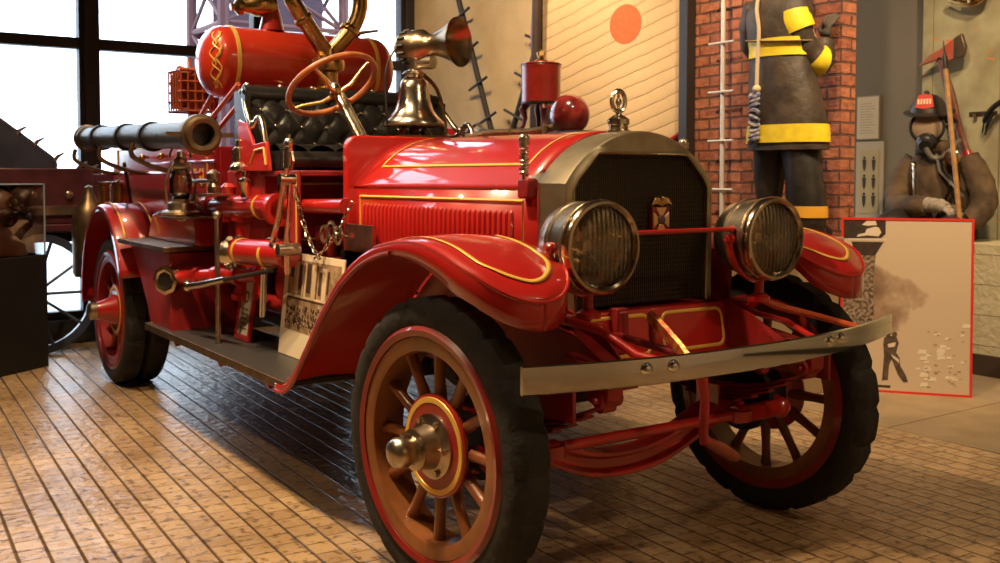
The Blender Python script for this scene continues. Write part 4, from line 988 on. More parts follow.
part('end_coupling', bm, mat('worn_bronze_coupling', (.20, .14, .08), .42, .85, var=.4, vscale=15), t, ang=30)
part('end_coupling', lathe(B(), (-4.40, -.86, 1.595), (-1, 0, 0), [(-.03, .07), (-.01, .082), (.03, .082), (.04, .09), (.07, .09), (.08, .06), (.02, .05)], 28), dbrass, t)
# lantern
lx, ly, lz = -2.60, -.80, 1.165
t = thing('lantern', 'nickel fire lantern with clear globe standing on the bracket beside the red pump pipe', 'lantern', (lx, ly, lz-.04))
bm = lathe(B(), (lx, ly, lz-.03), (0, 0, 1), [(0, .095), (.012, .10), (.02, .085), (.024, .07), (.06, .066), (.07, .045), (.08, .05)], 24); part('fuel_base', bm, oldnick, t)
bm = lathe(B(), (lx, ly, lz+.05), (0, 0, 1), [(0, .042), (.04, .056), (.10, .058), (.15, .042), (.16, .038)], 24, capped=False); gl = part('globe', bm, thin_glass('lantern_glass', (.85, .82, .78), 0, .03, .08), t); md = gl.modifiers.new('t', 'SOLIDIFY'); md.thickness = .003
bm = lathe(B(), (lx, ly, lz+.21), (0, 0, 1), [(0, .045), (.012, .05), (.03, .034), (.05, .036), (.06, .022), (.09, .018), (.10, .0)], 20)
for sg in (-1, 1): tube(bm, [(lx, ly+sg*.075, lz+.02), (lx, ly+sg*.08, lz+.14), (lx, ly+sg*.045, lz+.25)], .007, 6)
part('cage_and_cap', bm, oldnick, t)
bm = tube(B(), [(lx, ly+.055*cos(a), lz+.27+.07*sin(a)) for a in [pi*i/12 for i in range(13)]], .005, 6); part('bail_handle', bm, darkm, t)
bm = bx(B(), -2.68, -2.44, -.9, -.62, 1.115, 1.125); part('lantern_shelf', bm, dbrass, truck)
# orange wire basket on the hose bed
t = thing('wire_basket', 'orange-red wire basket with coiled rope on the hose bed behind the tank', 'basket', (-3.62, -.43, 1.55))
bm = B(); orr = mat('orange_red_basket', (.50, .10, .03), .5, 0, .3, var=.4, vscale=20)
bk = [(-3.72, -.53), (-3.50, -.52), (-3.48, -.30), (-3.70, -.31)]
for z in (1.74, 1.80, 1.86, 1.92, 1.99):
    tube(bm, [(x, y, z) for x, y in bk], .009, 6, closed=True)
for k in range(4):
    a, b_ = V((*bk[k], 0)), V((*bk[(k+1) % 4], 0))
    for j in range(5): p = a.lerp(b_, j/5); cyl(bm, (p.x, p.y, 1.74), (p.x+.0, p.y, 1.99), .006, n=6)
cyl(bm, (-3.60, -.42, 1.0), (-3.60, -.42, 1.76), .02); cyl(bm, (-3.60, -.42, 1.99), (-3.62, -.43, 2.08), .010)
part('basket_frame', bm, orr, t); bpl = prism(B(), [(-3.71, -.52), (-3.51, -.51), (-3.49, -.31), (-3.69, -.32)], 'z', 1.76, 1.975); part('basket_lining', bpl, mat('orange_canvas_lining', (.42, .12, .05), .8, bump=.5, var=.5, vscale=12), t)
bm = B()
for k in range(3): tube(bm, [(-3.60+(.09-.004*k)*cos(a), -.415+(.09-.004*k)*sin(a), 1.97+.012*k+.01*sin(3*a)) for a in [2*pi*j/20 for j in range(20)]], .022, 8, closed=True)
part('coiled_rope', bm, mat('faded_orange_rope', (.48, .12, .05), .8, bump=.5, var=.4, vscale=30), t)

# small framed sign leaning on the running board
def sheet_mat(): return cream
def leaned(name, label, cat, bl, br, tl, th):
    """a flat board given by three corners; returns root and frame vectors"""
    bl, br, tl = V(bl), V(br), V(tl); u = (br-bl); v = (tl-bl); W_, H_ = u.length, v.length; u.normalize(); v = (v-u*v.dot(u)).normalized(); n_ = u.cross(v)
    t = thing(name, label, cat, bl, local=True); m = M4((u, v, n_)).transposed(); t.rotation_euler = m.to_euler(); return t, W_, H_
t, w, h = leaned('caption_sign', 'narrow cream caption card in a red frame standing on the running board', 'sign', (-2.24, -.645, .517), (-2.01, -.645, .517), (-2.17, -.60, .83), .01)
w = .20; h = .325
bm = B(); bx(bm, 0, w, 0, .028, -.012, .004); bx(bm, 0, w, h-.028, h, -.012, .004); bx(bm, 0, .028, .028, h-.028, -.012, .004); bx(bm, w-.028, w, .028, h-.028, -.012, .004); part('red_frame', bm, red, t, bev=.002)
part('card', bx(B(), .026, w-.026, .026, h-.026, -.01, 0), mat('grey_cream_card', (.50, .46, .36), .6), t)
bm = B(); ink = mat('brown_ink', (.14, .09, .06), .7)
for k in range(5): bx(bm, .05+.006*(k % 2), w-.055-.008*(k % 3), .055+.024*k, .062+.024*k, 0, .0015)
lathe(bm, (w/2, .215, 0), (0, 0, 1), [(0, .032), (.001, .032), (.001, 0)], 20)
part('printed_text', bm, ink, t)
bm = lathe(B(), (w/2, .215, .001), (0, 0, 1), [(0, .018), (.001, .016), (.002, 0)], 16); part('printed_badge', bm, mat('pale_badge', (.62, .60, .52), .3), t)
# photograph board on the running board
t, w, h = leaned('photo_board', 'cream board with a crowd photograph before a columned building, standing on the running board', 'poster', (-1.70, -.63, .517), (-1.08, -.63, .517), (-1.60, -.58, 1.0), .01)
w, h = .62, .47
bm = B(); prism(bm, [(-.0, .0), (w+.0, .0), (w+.0, h), (.0, h)], 'z', -.008, 0); part('board', bm, cream, t, bev=.0015)
sep = mat('sepia_print_mid', (.42, .27, .15), .7, var=.5, vscale=25); sepd = mat('sepia_print_dark', (.07, .035, .02), .7, var=.4, vscale=30); sepl = mat('sepia_print_light', (.66, .50, .32), .7)
bm = B(); bx(bm, .05, w-.02, .12, .44, 0, .001); pr_ = part('photo_print', bm, sep, t)
bm = B()
for x0, x1, y0, y1 in ((.065, .11, .36, .43), (.17, .20, .31, .42), (.255, .30, .30, .43), (.385, .41, .30, .40), (.47, .49, .31, .41), (.36, .368, .28, .43), (.225, .23, .28, .42), (.13, .134, .3, .43)): bx(bm, x0, x1, y0, y1, .001, .0018)
bx(bm, .05, w-.02, .262, .270, .001, .0018)
random.seed(3)
for k in range(150):
    x = random.uniform(.055, w-.05); y = random.uniform(.135, .235); s_ = random.uniform(.006, .012); lathe(bm, (x, y, .001), (0, 0, 1), [(0, s_), (.0006+random.random()*.0004, s_*.9)], 6)
part('print_darks', bm, sepd, pr_)['kind'] = 'stuff'
bm = B()
for x0, x1, y0, y1 in ((.12, .165, .29, .43), (.205, .25, .28, .43), (.31, .35, .28, .43), (.42, .46, .28, .42), (.05, w-.02, .272, .282)): bx(bm, x0, x1, y0, y1, .001, .0015)
for k in range(45):
    x = random.uniform(.06, w-.06); y = random.uniform(.14, .25); lathe(bm, (x, y, .0016), (0, 0, 1), [(0, .0045), (.0006, .004)], 6)
part('print_lights', bm, sepl, pr_)['kind'] = 'stuff'

# ================================================================== background exhibits
# ---- round canvas life net leaning on the wall
def canvas_mat():
    m, n, p, tc = nodes_mat('quilted_canvas')
    mp = n.nodes.new('ShaderNodeMapping'); mp.inputs['Rotation'].default_value = (0, radians(17), 0); n.links.new(tc.outputs['Object'], mp.inputs[0])
    nz = n.nodes.new('ShaderNodeTexNoise'); nz.inputs['Scale'].default_value = 3; n.links.new(tc.outputs['Object'], nz.inputs[0])
    s = n.nodes.new('ShaderNodeSeparateXYZ'); n.links.new(mp.outputs[0], s.inputs[0]); hs = []
    for ax, d, wdt in (('Z', .098, .05), ('X', .13, .03)):
        a = n.nodes.new('ShaderNodeMath'); a.operation = 'DIVIDE'; a.inputs[1].default_value = d; n.links.new(s.outputs[ax], a.inputs[0])
        ad = n.nodes.new('ShaderNodeMath'); ad.operation = 'MULTIPLY_ADD'; ad.inputs[1].default_value = .5; n.links.new(nz.outputs[0], ad.inputs[0]); n.links.new(a.outputs[0], ad.inputs[2])
        b_ = n.nodes.new('ShaderNodeMath'); b_.operation = 'PINGPONG'; b_.inputs[1].default_value = .5; n.links.new(ad.outputs[0], b_.inputs[0])
        hs.append(ramp(n, [(0, (0, 0, 0)), (wdt, (.8, .8, .8)), (.3, (1, 1, 1))], b_.outputs[0]))
    c1 = n.nodes.new('ShaderNodeMix'); c1.data_type = 'RGBA'; n.links.new(hs[0], c1.inputs[0]); c1.inputs[6].default_value = (.50, .34, .18, 1); c1.inputs[7].default_value = (.64, .46, .26, 1)
    n.links.new(c1.outputs[2], p.inputs['Base Color']); p.inputs['Roughness'].default_value = .85
    mm = n.nodes.new('ShaderNodeMath'); mm.operation = 'MULTIPLY_ADD'; mm.inputs[1].default_value = .35; n.links.new(hs[1], mm.inputs[0]); n.links.new(hs[0], mm.inputs[2])
    bp = n.nodes.new('ShaderNodeBump'); bp.inputs['Strength'].default_value = .6; bp.inputs['Distance'].default_value = .012; n.links.new(mm.outputs[0], bp.inputs['Height']); n.links.new(bp.outputs[0], p.inputs['Normal'])
    return m
nc = V((-3.30, 2.93, 2.53)); NR = 1.0; wn = V((.2016, -.9795, 0)); wd = V((.9795, .2016, 0))
t = thing('life_net', 'round quilted canvas life net with an orange target spot, standing against the wall', 'life net', (nc.x, nc.y, nc.z-NR))
part('canvas', lathe(B(), nc, wn, [(-.03, 0), (-.03, NR), (.03, NR), (.036, NR*.97), (.04, NR*.5), (.04, 0)], 72), canvas_mat(), t, ang=60)
part('rim', tube(B(), [nc+wd*NR*cos(a)+V((0, 0, NR*sin(a))) for a in [2*pi*i/72 for i in range(72)]], .034, 10, closed=True), redd, t)
part('target_spot', lathe(B(), nc+wn*.038, wn, [(0, .155), (.005, .153), (.006, 0)], 40), mat('orange_spot_paint', (.62, .15, .05), .8, var=.15, vscale=30), t)
# dark upright post behind the red box (frame of the net)
bm = cyl(B(), (-4.19, 2.70, 0), (-4.19, 2.70, 4.3), .05, n=14); cyl(bm, (-4.15, 2.62, 1.2), (-4.07, 2.62, 3.4), .04, n=12); cyl(bm, (-4.19, 2.70, 3.0), (-4.10, 2.62, 3.0), .02); lathe(bm, (-4.19, 2.70, 0), (0, 0, 1), [(0, .11), (.02, .11), (.03, .06)], 20)
tag(part('dark_post', bm, mat('dark_brown_post', (.05, .03, .022), .6, var=.4), None, loc=(-4.19, 2.70, 0)), 'dark brown upright post between the scaling ladders and the life net', 'post')
bm = bx(B(), -2.70, -2.62, 2.89, 2.965, 0, ZC-.01); bx(bm, -2.625, -2.61, 2.885, 2.97, 0, ZC-.01)
st = struct('trim_9', bm, mat('grey_black_steel', (.05, .045, .04), .45, .4), bev=.004)
# ---- pompier ladders
def pompier(p0, p1, n, wdt, matl, label, nm='scaling_ladder', r=.026, first=.12, group='scaling ladders on the wall', step=.34):
    p0, p1 = V(p0), V(p1); d = (p1-p0).normalized(); side = d.cross(V((0, -1, 0))).normalized()
    t = thing(nm, label, 'ladder', p0, group=group)
    part('pole', tube(B(), [p0, p1], r, 10), matl, t)
    for k in range(n):
        c = p0+d*(first+step*k)+V((0, -.02, 0)); part('rung', tube(B(), [c-side*wdt/2, c+side*wdt/2], r*.5, 8), matl, t)
dk = mat('black_iron_ladder', (.03, .022, .018), .6, .3)
pompier((-4.70, 2.69, 1.35), (-5.42, 2.545, 3.45), 6, .30, dk, 'black scaling ladder leaning to the left on the beige wall, nearer the siren', first=.20)
pompier((-4.72, 2.67, 1.35), (-4.08, 2.81, 3.0), 5, .34, dk, 'black scaling ladder leaning to the right, beside the dark post', first=.22)
t0 = 1.24
pompier((-2.27, 2.90, 0.0), (-2.27, 2.90, 4.2), 12, .235, mat('bright_aluminium', (.70, .66, .60), .45, .35), 'bright aluminium single-rail ladder upright against the brick wall', first=.22, r=.017, step=.342)
# dark tangled hose at the foot of the ladders, on a tall stand
bm = bx(B(), -4.7, -2.45, 1.75, 2.22, 0, 1.60); bx(bm, -4.72, -2.43, 1.73, 2.24, 1.60, 1.64)
tag(part('display_counter', bm, mat('dark_counter', (.035, .025, .02), .5), None, loc=(-3.6, 2, 0), bev=.006), 'tall dark display counter behind the bonnet, carrying the red box and the ball', 'counter')
bm = B(); random.seed(5)
tube(bm, smoothpath([(-4.64, 1.95, 1.665), (-4.45, 1.99, 1.685), (-4.3, 1.95, 1.70), (-4.15, 2.02, 1.67), (-3.95, 1.96, 1.70), (-3.75, 2.0, 1.665), (-3.6, 1.95, 1.665)], 5), .022, 8)
tube(bm, smoothpath([(-4.25, 1.99, 1.665), (-4.15, 2.0, 1.72), (-4.05, 2.0, 1.76), (-3.95, 2.0, 1.70), (-3.9, 1.99, 1.665)], 5), .014, 8)
tag(part('twisted_hook_bar', bm, dbrass, None, loc=(-4.1, 1.97, 1.64)), 'dark twisted iron hook bar lying on the counter below the leaning ladders', 'tool')
# red box on cabriole legs
rx, ry = -3.17, 1.98
t = thing('alarm_box', 'red cylindrical alarm box with brass finial on curved dark legs on the counter', 'box', (rx, ry, 1.64))
bm = lathe(B(), (rx, ry, 1.855), (0, 0, 1), [(0, .125), (.012, .142), (.03, .142), (.26, .142), (.28, .148), (.30, .138), (.31, 0)], 32); part('body', bm, mat('box_red_enamel', (.42, .03, .02), .35, 0, .8, var=.3, vscale=12), t)
for k, z in enumerate((1.868, 2.14)): part('band', ring(B(), (rx, ry, z), (0, 0, 1), [(-.008, .14), (-.008, .147), (.008, .147), (.008, .14)], 32), darkm, t)
for k in range(4):
    a = pi/4+pi/2*k+.3; d = V((cos(a), sin(a), 0))
    part('leg', tube(B(), [V((rx, ry, 1.87))+d*.10, V((rx, ry, 1.82))+d*.135, V((rx, ry, 1.76))+d*.115, V((rx, ry, 1.70))+d*.13, V((rx, ry, 1.655))+d*.175], [.028, .03, .018, .014, .018], 10), mat('dark_red_leg', (.14, .03, .03), .35, .3), t)
bm = lathe(B(), (rx, ry, 2.16), (0, 0, 1), [(0, .04), (.015, .05), (.03, .022), (.05, .03), (.07, .034), (.09, .015), (.10, 0)], 16); cyl(bm, (rx, ry, 2.20), (rx+.06, ry-.04, 2.22), .018)
part('finial', bm, brass, t)
bm = sph(B(), (-2.81, 1.96, 1.765), .143, n=32); lathe(bm, (-2.81, 1.96, 1.64), (0, 0, 1), [(-.0, .07), (.012, .07), (.02, .05), (.03, .04)], 20)
tag(part('glass_ball', bm, mat('mottled_red_glaze', (.34, .03, .025), .22, 0, 1, var=.55, vscale=14), None, loc=(-2.81, 1.96, 1.64)), 'glossy dark red ball on the counter between the alarm box and the radiator cap', 'ball')

# ---- figures
def skinned(name, J, E_, matl, parent, sub=2, label=None):
    """J: {key: (point, radius)}; one continuous skin grown over connected joints"""
    keys = list(J); off = OFF[parent.name]
    me = bpy.data.meshes.new(name); me.from_pydata([tuple(V(J[k][0])-off) for k in keys], [(keys.index(a), keys.index(b)) for a, b in E_], [])
    ob = bpy.data.objects.new(name, me); COL.objects.link(ob); ob.parent = parent; OFF[ob.name] = off
    me.materials.append(matl); md = ob.modifiers.new('skin', 'SKIN'); md.use_smooth_shade = True
    sv = me.skin_vertices[0].data
    for i, k in enumerate(keys):
        r_ = J[k][1]; sv[i].radius = r_ if isinstance(r_, tuple) else (r_, r_)
    sv[0].use_root = True
    md = ob.modifiers.new('sub', 'SUBSURF'); md.levels = sub; md.render_levels = sub
    if label: ob['label'] = label
    return ob
def loft(bm, secs, n=28, mi=0, wr=0, cap=True, seed=1):
    """secs: (centre, rx, ry, [rz]) horizontal ellipses"""
    rnd = random.Random(seed); ph = [rnd.uniform(0, 6.28) for _ in range(4)]; n0 = len(bm.faces); rings = []
    for k, sc in enumerate(secs):
        c, a_, b_ = V(sc[0]), sc[1], sc[2]; rr = []
        for i in range(n):
            t = 2*pi*i/n; w_ = 1+wr*(sin(3*t+ph[0]+k*.7)+.7*sin(5*t+ph[1]-k*.9)+.5*sin(8*t+ph[2]+k*1.7))
            rr.append(bm.verts.new(c+V((a_*cos(t)*w_, b_*sin(t)*w_, 0))))
        rings.append(rr)
    for A, C in zip(rings, rings[1:]):
        for i in range(n): j = (i+1) % n; bm.faces.new((A[i], A[j], C[j], C[i]))
    if cap: bm.faces.new(rings[0][::-1]); bm.faces.new(rings[-1])
    setmi(bm, n0, mi); return bm
def sleeve(bm, pts, rs, mi=0, wr=.05, sub=4, seed=2):
    P = smoothpath(pts, sub); N = len(P); R2 = []
    for i in range(N):
        t = i/(N-1)*(len(rs)-1); k = min(int(t), len(rs)-2); R2.append((rs[k]*(1-(t-k))+rs[k+1]*(t-k))*(1+wr*sin(i*2.3+seed)))
    return tube(bm, P, R2, 16, mi)
def hand(name, wrist, d, up, matl, parent, curl=.9, size=1.0, thumb=1, gl=1.25):
    """palm and five separate bent fingers grown as one skin"""
    wrist = V(wrist); d = V(d).normalized(); up = (V(up)-d*V(up).dot(d)).normalized(); sd = d.cross(up)
    J = {'w': (wrist, .024*gl), 'p1': (wrist+d*.035*size, (.030*gl, .017*gl)), 'p2': (wrist+d*.075*size, (.034*gl, .015*gl))}; E_ = [('w', 'p1'), ('p1', 'p2')]
    for k, (o_, L_) in enumerate(((-.030, .062), (-.010, .074), (.010, .070), (.029, .055))):
        b0 = wrist+d*.085*size+sd*o_*size*1.15; a = curl*.5
        p1 = b0+(d*cos(a)-up*sin(a))*L_*.45*size; a += curl*.7; p2 = p1+(d*cos(a)-up*sin(a))*L_*.35*size; a += curl*.5; p3 = p2+(d*cos(a)-up*sin(a))*L_*.3*size
        for q_, (p, r_) in enumerate(((b0, .0115), (p1, .0105), (p2, .0095), (p3, .008))): J['f%d%d' % (k, q_)] = (p, r_*gl)
        E_ += [('p2', 'f%d0' % k)]+[('f%d%d' % (k, q_), 'f%d%d' % (k, q_+1)) for q_ in range(3)]
    b0 = wrist+d*.03*size-sd*thumb*.034*size; p1 = b0+(d*.6-sd*thumb*.7-up*.3)*.038*size; p2 = p1+(d*.9-up*.5)*.03*size
    J['t0'] = (b0, .013*gl); J['t1'] = (p1, .012*gl); J['t2'] = (p2, .010*gl); E_ += [('p1', 't0'), ('t0', 't1'), ('t1', 't2')]
    return skinned(name, J, E_, matl, parent, sub=2)
coatm = mat('worn_black_brown_turnout_cloth', (.07, .048, .032), .55, bump=.9, bscale=12, var=.6, vscale=7)
trm = mat('black_rubberised_trousers', (.035, .030, .026), .45, bump=.4, bscale=18, var=.5, vscale=6)
yel = mat('yellow_reflective_tape', (.80, .62, .03), .45, var=.15, vscale=20)
oryel = mat('orange_yellow_tape', (.75, .38, .04), .5)
skinm = mat('plain_mannequin_skin', (.30, .20, .13), .6)
glov = mat('dark_work_glove', (.07, .055, .045), .8, bump=.4)
# figure climbing beside the brick wall, seen from behind
bm = bx(B(), -1.95, -1.26, 2.50, 2.88, 0, .93); bx(bm, -1.97, -1.24, 2.48, 2.90, .93, .96)
tag(part('plinth', bm, mat('tan_plinth', (.30, .21, .12), .6), None, loc=(-1.5, 2.7, 0), bev=.006), 'tan plinth at the brick wall, carrying the standing firefighter figure', 'plinth')
t = thing('person', 'firefighter mannequin seen from behind in a black coat with yellow bands, against the brick wall', 'person', (-1.5, 2.68, .96))
J = {'pel': ((-1.52, 2.66, 1.72), (.15, .11)), 'wst': ((-1.54, 2.66, 1.95), (.13, .10)), 'chs': ((-1.56, 2.66, 2.25), (.17, .11)), 'nk': ((-1.57, 2.67, 2.50), .055), 'hd0': ((-1.57, 2.69, 2.58), .07), 'hd1': ((-1.57, 2.69, 2.70), (.075, .09)), 'hd2': ((-1.57, 2.69, 2.78), .05),
     'sL': ((-1.76, 2.66, 2.42), .06), 'eL': ((-1.80, 2.74, 2.18), .045), 'wL': ((-1.66, 2.88, 2.30), .03), 'sR': ((-1.45, 2.66, 2.40), .06), 'eR': ((-1.35, 2.76, 2.06), .045), 'wR': ((-1.38, 2.86, 2.18), .03),
     'hL': ((-1.64, 2.66, 1.66), .085), 'kL': ((-1.64, 2.66, 1.36), .055), 'aL': ((-1.65, 2.68, 1.05), .04), 'tL': ((-1.65, 2.80, 1.0), .035), 'hR': ((-1.40, 2.66, 1.66), .085), 'kR': ((-1.36, 2.62, 1.36), .055), 'aR': ((-1.34, 2.66, 1.05), .04), 'tR': ((-1.34, 2.79, 1.0), .035)}
E_ = [('pel', 'wst'), ('wst', 'chs'), ('chs', 'nk'), ('nk', 'hd0'), ('hd0', 'hd1'), ('hd1', 'hd2'), ('chs', 'sL'), ('sL', 'eL'), ('eL', 'wL'), ('chs', 'sR'), ('sR', 'eR'), ('eR', 'wR'), ('pel', 'hL'), ('hL', 'kL'), ('kL', 'aL'), ('aL', 'tL'), ('pel', 'hR'), ('hR', 'kR'), ('kR', 'aR'), ('aR', 'tR')]
skinned('body', J, E_, skinm, t)
bm = loft(B(), [((-1.495, 2.66, 1.50), .285, .185), ((-1.495, 2.66, 1.58), .28, .185), ((-1.50, 2.66, 1.70), .265, .18), ((-1.51, 2.655, 1.82), .255, .17), ((-1.53, 2.65, 1.95), .235, .16), ((-1.545, 2.65, 2.06), .215, .15), ((-1.55, 2.65, 2.12), .205, .148), ((-1.56, 2.65, 2.22), .225, .155), ((-1.57, 2.65, 2.34), .235, .155), ((-1.57, 2.66, 2.44), .215, .14), ((-1.57, 2.67, 2.50), .13, .10), ((-1.57, 2.67, 2.55), .085, .08)], 36, wr=.018, seed=4)
sleeve(bm, [(-1.47, 2.65, 2.43), (-1.43, 2.63, 2.29), (-1.39, 2.68, 2.13), (-1.345, 2.76, 2.05), (-1.36, 2.82, 2.10), (-1.38, 2.855, 2.18)], [.085, .095, .09, .085, .075, .06])
sleeve(bm, [(-1.74, 2.65, 2.44), (-1.80, 2.68, 2.30), (-1.82, 2.73, 2.17), (-1.76, 2.82, 2.2), (-1.68, 2.87, 2.28)], [.085, .09, .085, .075, .06], seed=5)
jk = part('coat', bm, coatm, t, ang=80)
part('hem_band', loft(B(), [((-1.495, 2.66, 1.545), .292, .194), ((-1.495, 2.66, 1.60), .289, .192), ((-1.495, 2.66, 1.655), .283, .190)], 36, wr=.012, cap=False, seed=4), yel, jk)
bm = loft(B(), [((-1.548, 2.65, 2.08), .222, .158), ((-1.55, 2.65, 2.14), .216, .156), ((-1.553, 2.65, 2.19), .224, .160)], 36, cap=False); part('waist_band', bm, yel, jk)
part('belt', tube(B(), [(-1.55+.232*cos(a), 2.65+.168*sin(a), 2.19-.03*cos(a+.6)) for a in [2*pi*i/40 for i in range(40)]], .012, 8, closed=True, flat=.5), mat('tan_leather_belt', (.22, .14, .08), .6), jk)
part('sleeve_band', sleeve(B(), [(-1.444, 2.635, 2.34), (-1.428, 2.638, 2.285), (-1.412, 2.652, 2.23)], [.110, .110, .109], wr=0), yel, jk)
part('elbow_band', sleeve(B(), [(-1.360, 2.735, 2.072), (-1.350, 2.755, 2.055), (-1.346, 2.778, 2.050)], [.099, .099, .098], wr=0), yel, jk)
bm = tube(B(), smoothpath([(-1.61, 2.53, 2.50), (-1.60, 2.487, 2.38), (-1.575, 2.480, 2.24), (-1.58, 2.475, 2.05), (-1.58, 2.47, 1.89)], 6), .012, 8); sph(bm, (-1.58, 2.47, 1.88), .026); part('lifeline', bm, mat('cream_rope', (.62, .48, .30), .8, bump=.6, bscale=90), t)
bm = B()
for k in range(9): tube(bm, [(-1.58+.028*cos(a), 2.45+.022*sin(a), 1.84-.035*k+.014*sin(a+k)) for a in [2*pi*i/14 for i in range(14)]], .013, 6, closed=True)
part('blue_rope', bm, mat('blue_rope', (.04, .06, .20), .7, var=.7, vscale=40, col2=(.35, .32, .30)), t)
bm = loft(B(), [((-1.65, 2.69, .99), .06, .12), ((-1.65, 2.68, 1.06), .062, .075), ((-1.645, 2.67, 1.18), .075, .08), ((-1.635, 2.66, 1.32), .098, .095), ((-1.625, 2.66, 1.48), .108, .105), ((-1.615, 2.66, 1.62), .115, .12)], 24, wr=.02)
loft(bm, [((-1.33, 2.68, .99), .08, .13), ((-1.335, 2.66, 1.06), .115, .11), ((-1.34, 2.66, 1.16), .125, .115), ((-1.35, 2.65, 1.30), .115, .11), ((-1.37, 2.65, 1.44), .12, .115), ((-1.41, 2.66, 1.62), .12, .12)], 24, wr=.035, seed=8)
tr = part('trousers', bm, trm, t, ang=80)
part('ankle_band', loft(B(), [((-1.335, 2.66, 1.085), .125, .120), ((-1.337, 2.66, 1.12), .128, .121), ((-1.34, 2.66, 1.155), .13, .122)], 24, wr=.02, cap=False, seed=8), oryel, tr)
for x in (-1.65, -1.33): part('boot', loft(B(), [((x, 2.74, .962), .055, .14), ((x, 2.74, 1.0), .058, .14), ((x, 2.70, 1.05), .058, .09), ((x, 2.68, 1.12), .058, .065)], 20), black, t)
hand('glove', (-1.375, 2.87, 2.20), (.1, .12, .95), (0, -1, .2), glov, t, .7, 1.15, 1, 1.45)
hand('glove', (-1.66, 2.89, 2.30), (.1, .2, .95), (0, -1, .2), glov, t, .6, 1.1, -1, 1.4)
bm = lathe(B(), (-1.57, 2.68, 2.66), (0, .1, 1), [(-.01, .185), (0, .19), (.02, .13), (.08, .122), (.14, .09), (.17, .04), (.18, 0)], 28); part('helmet', bm, black, t)

# seated figure with helmet and breathing mask
t = thing('person', 'seated firefighter mannequin in dusty brown coat, leather helmet and breathing mask', 'person', (-1.55, 4.4, .88))
dust = mat('dusty_brown_coat', (.12, .075, .04), .85, bump=1.0, bscale=14, var=.6, vscale=7)
J = {'pel': ((-1.56, 4.45, 1.0), (.15, .12)), 'chs': ((-1.56, 4.44, 1.30), (.16, .11)), 'nk': ((-1.60, 4.40, 1.53), .055), 'hd0': ((-1.62, 4.37, 1.62), .07), 'hd1': ((-1.62, 4.37, 1.74), (.075, .09)), 'hd2': ((-1.62, 4.37, 1.83), .06),
     'sL': ((-1.78, 4.42, 1.44), .06), 'eL': ((-1.82, 4.30, 1.16), .045), 'wL': ((-1.48, 4.16, 1.13), .03), 'sR': ((-1.34, 4.42, 1.44), .06), 'eR': ((-1.20, 4.38, 1.14), .045), 'wR': ((-1.24, 4.20, 1.0), .03),
     'hL': ((-1.68, 4.38, .98), .09), 'kL': ((-1.72, 4.02, .97), .06), 'aL': ((-1.72, 3.98, .58), .04), 'tL': ((-1.72, 3.86, .53), .035), 'hR': ((-1.44, 4.38, .98), .09), 'kR': ((-1.20, 4.0, .93), .06), 'aR': ((-1.16, 3.98, .56), .04), 'tR': ((-1.14, 3.86, .52), .035)}
E_ = [('pel', 'chs'), ('chs', 'nk'), ('nk', 'hd0'), ('hd0', 'hd1'), ('hd1', 'hd2'), ('chs', 'sL'), ('sL', 'eL'), ('eL', 'wL'), ('chs', 'sR'), ('sR', 'eR'), ('eR', 'wR'), ('pel', 'hL'), ('hL', 'kL'), ('kL', 'aL'), ('aL', 'tL'), ('pel', 'hR'), ('hR', 'kR'), ('kR', 'aR'), ('aR', 'tR')]
skinned('body', J, E_, skinm, t)
bm = loft(B(), [((-1.56, 4.45, .885), .24, .20), ((-1.56, 4.45, .98), .235, .19), ((-1.56, 4.44, 1.10), .225, .175), ((-1.56, 4.43, 1.22), .235, .175), ((-1.56, 4.43, 1.34), .245, .17), ((-1.57, 4.43, 1.44), .235, .155), ((-1.59, 4.42, 1.50), .16, .12), ((-1.60, 4.41, 1.56), .10, .095)], 32, wr=.04, seed=6)
sleeve(bm, [(-1.76, 4.42, 1.46), (-1.83, 4.38, 1.33), (-1.83, 4.30, 1.18), (-1.74, 4.22, 1.12), (-1.58, 4.17, 1.125), (-1.49, 4.16, 1.13)], [.09, .098, .095, .088, .078, .068], seed=3)
sleeve(bm, [(-1.36, 4.42, 1.46), (-1.27, 4.42, 1.32), (-1.20, 4.38, 1.16), (-1.20, 4.28, 1.06), (-1.23, 4.21, 1.02)], [.09, .095, .09, .08, .065], seed=9)
ck2 = part('coat', bm, dust, t, ang=80)
bm = loft(B(), [((-1.60, 4.40, 1.50), .14, .12), ((-1.60, 4.39, 1.56), .125, .115), ((-1.60, 4.39, 1.60), .105, .10)], 24, cap=False); c_ = part('collar', bm, dust, ck2); md = c_.modifiers.new('t', 'SOLIDIFY'); md.thickness = .012
bm = B(); tube(bm, [(-1.68, 4.26, 1.44), (-1.66, 4.245, 1.36), (-1.66, 4.25, 1.2)], .010, 6)
for z in (1.43, 1.37, 1.31): tube(bm, [(-1.665+.022*cos(a), 4.245, z+.016*sin(a)) for a in [2*pi*i/12 for i in range(12)]], .005, 5, closed=True)
part('coat_clasp', bm, oldnick, ck2)
bm = B(); sleeve(bm, [(-1.68, 4.40, 1.0), (-1.71, 4.2, 1.0), (-1.72, 4.02, .97), (-1.73, 3.98, .82), (-1.72, 3.98, .60)], [.13, .115, .10, .09, .08]); sleeve(bm, [(-1.44, 4.40, 1.0), (-1.30, 4.18, .98), (-1.20, 4.0, .93), (-1.17, 3.98, .78), (-1.16, 3.98, .58)], [.13, .11, .095, .075, .07]); part('trousers', bm, trm, t, ang=80)
for x in (-1.72, -1.15): part('boot', lathe(sph(B(), (x, 3.90, .50), .06, (.9, 1.9, .8)), (x, 3.98, .50), (0, 0, 1), [(0, .06), (.16, .072)], 16), black, t)
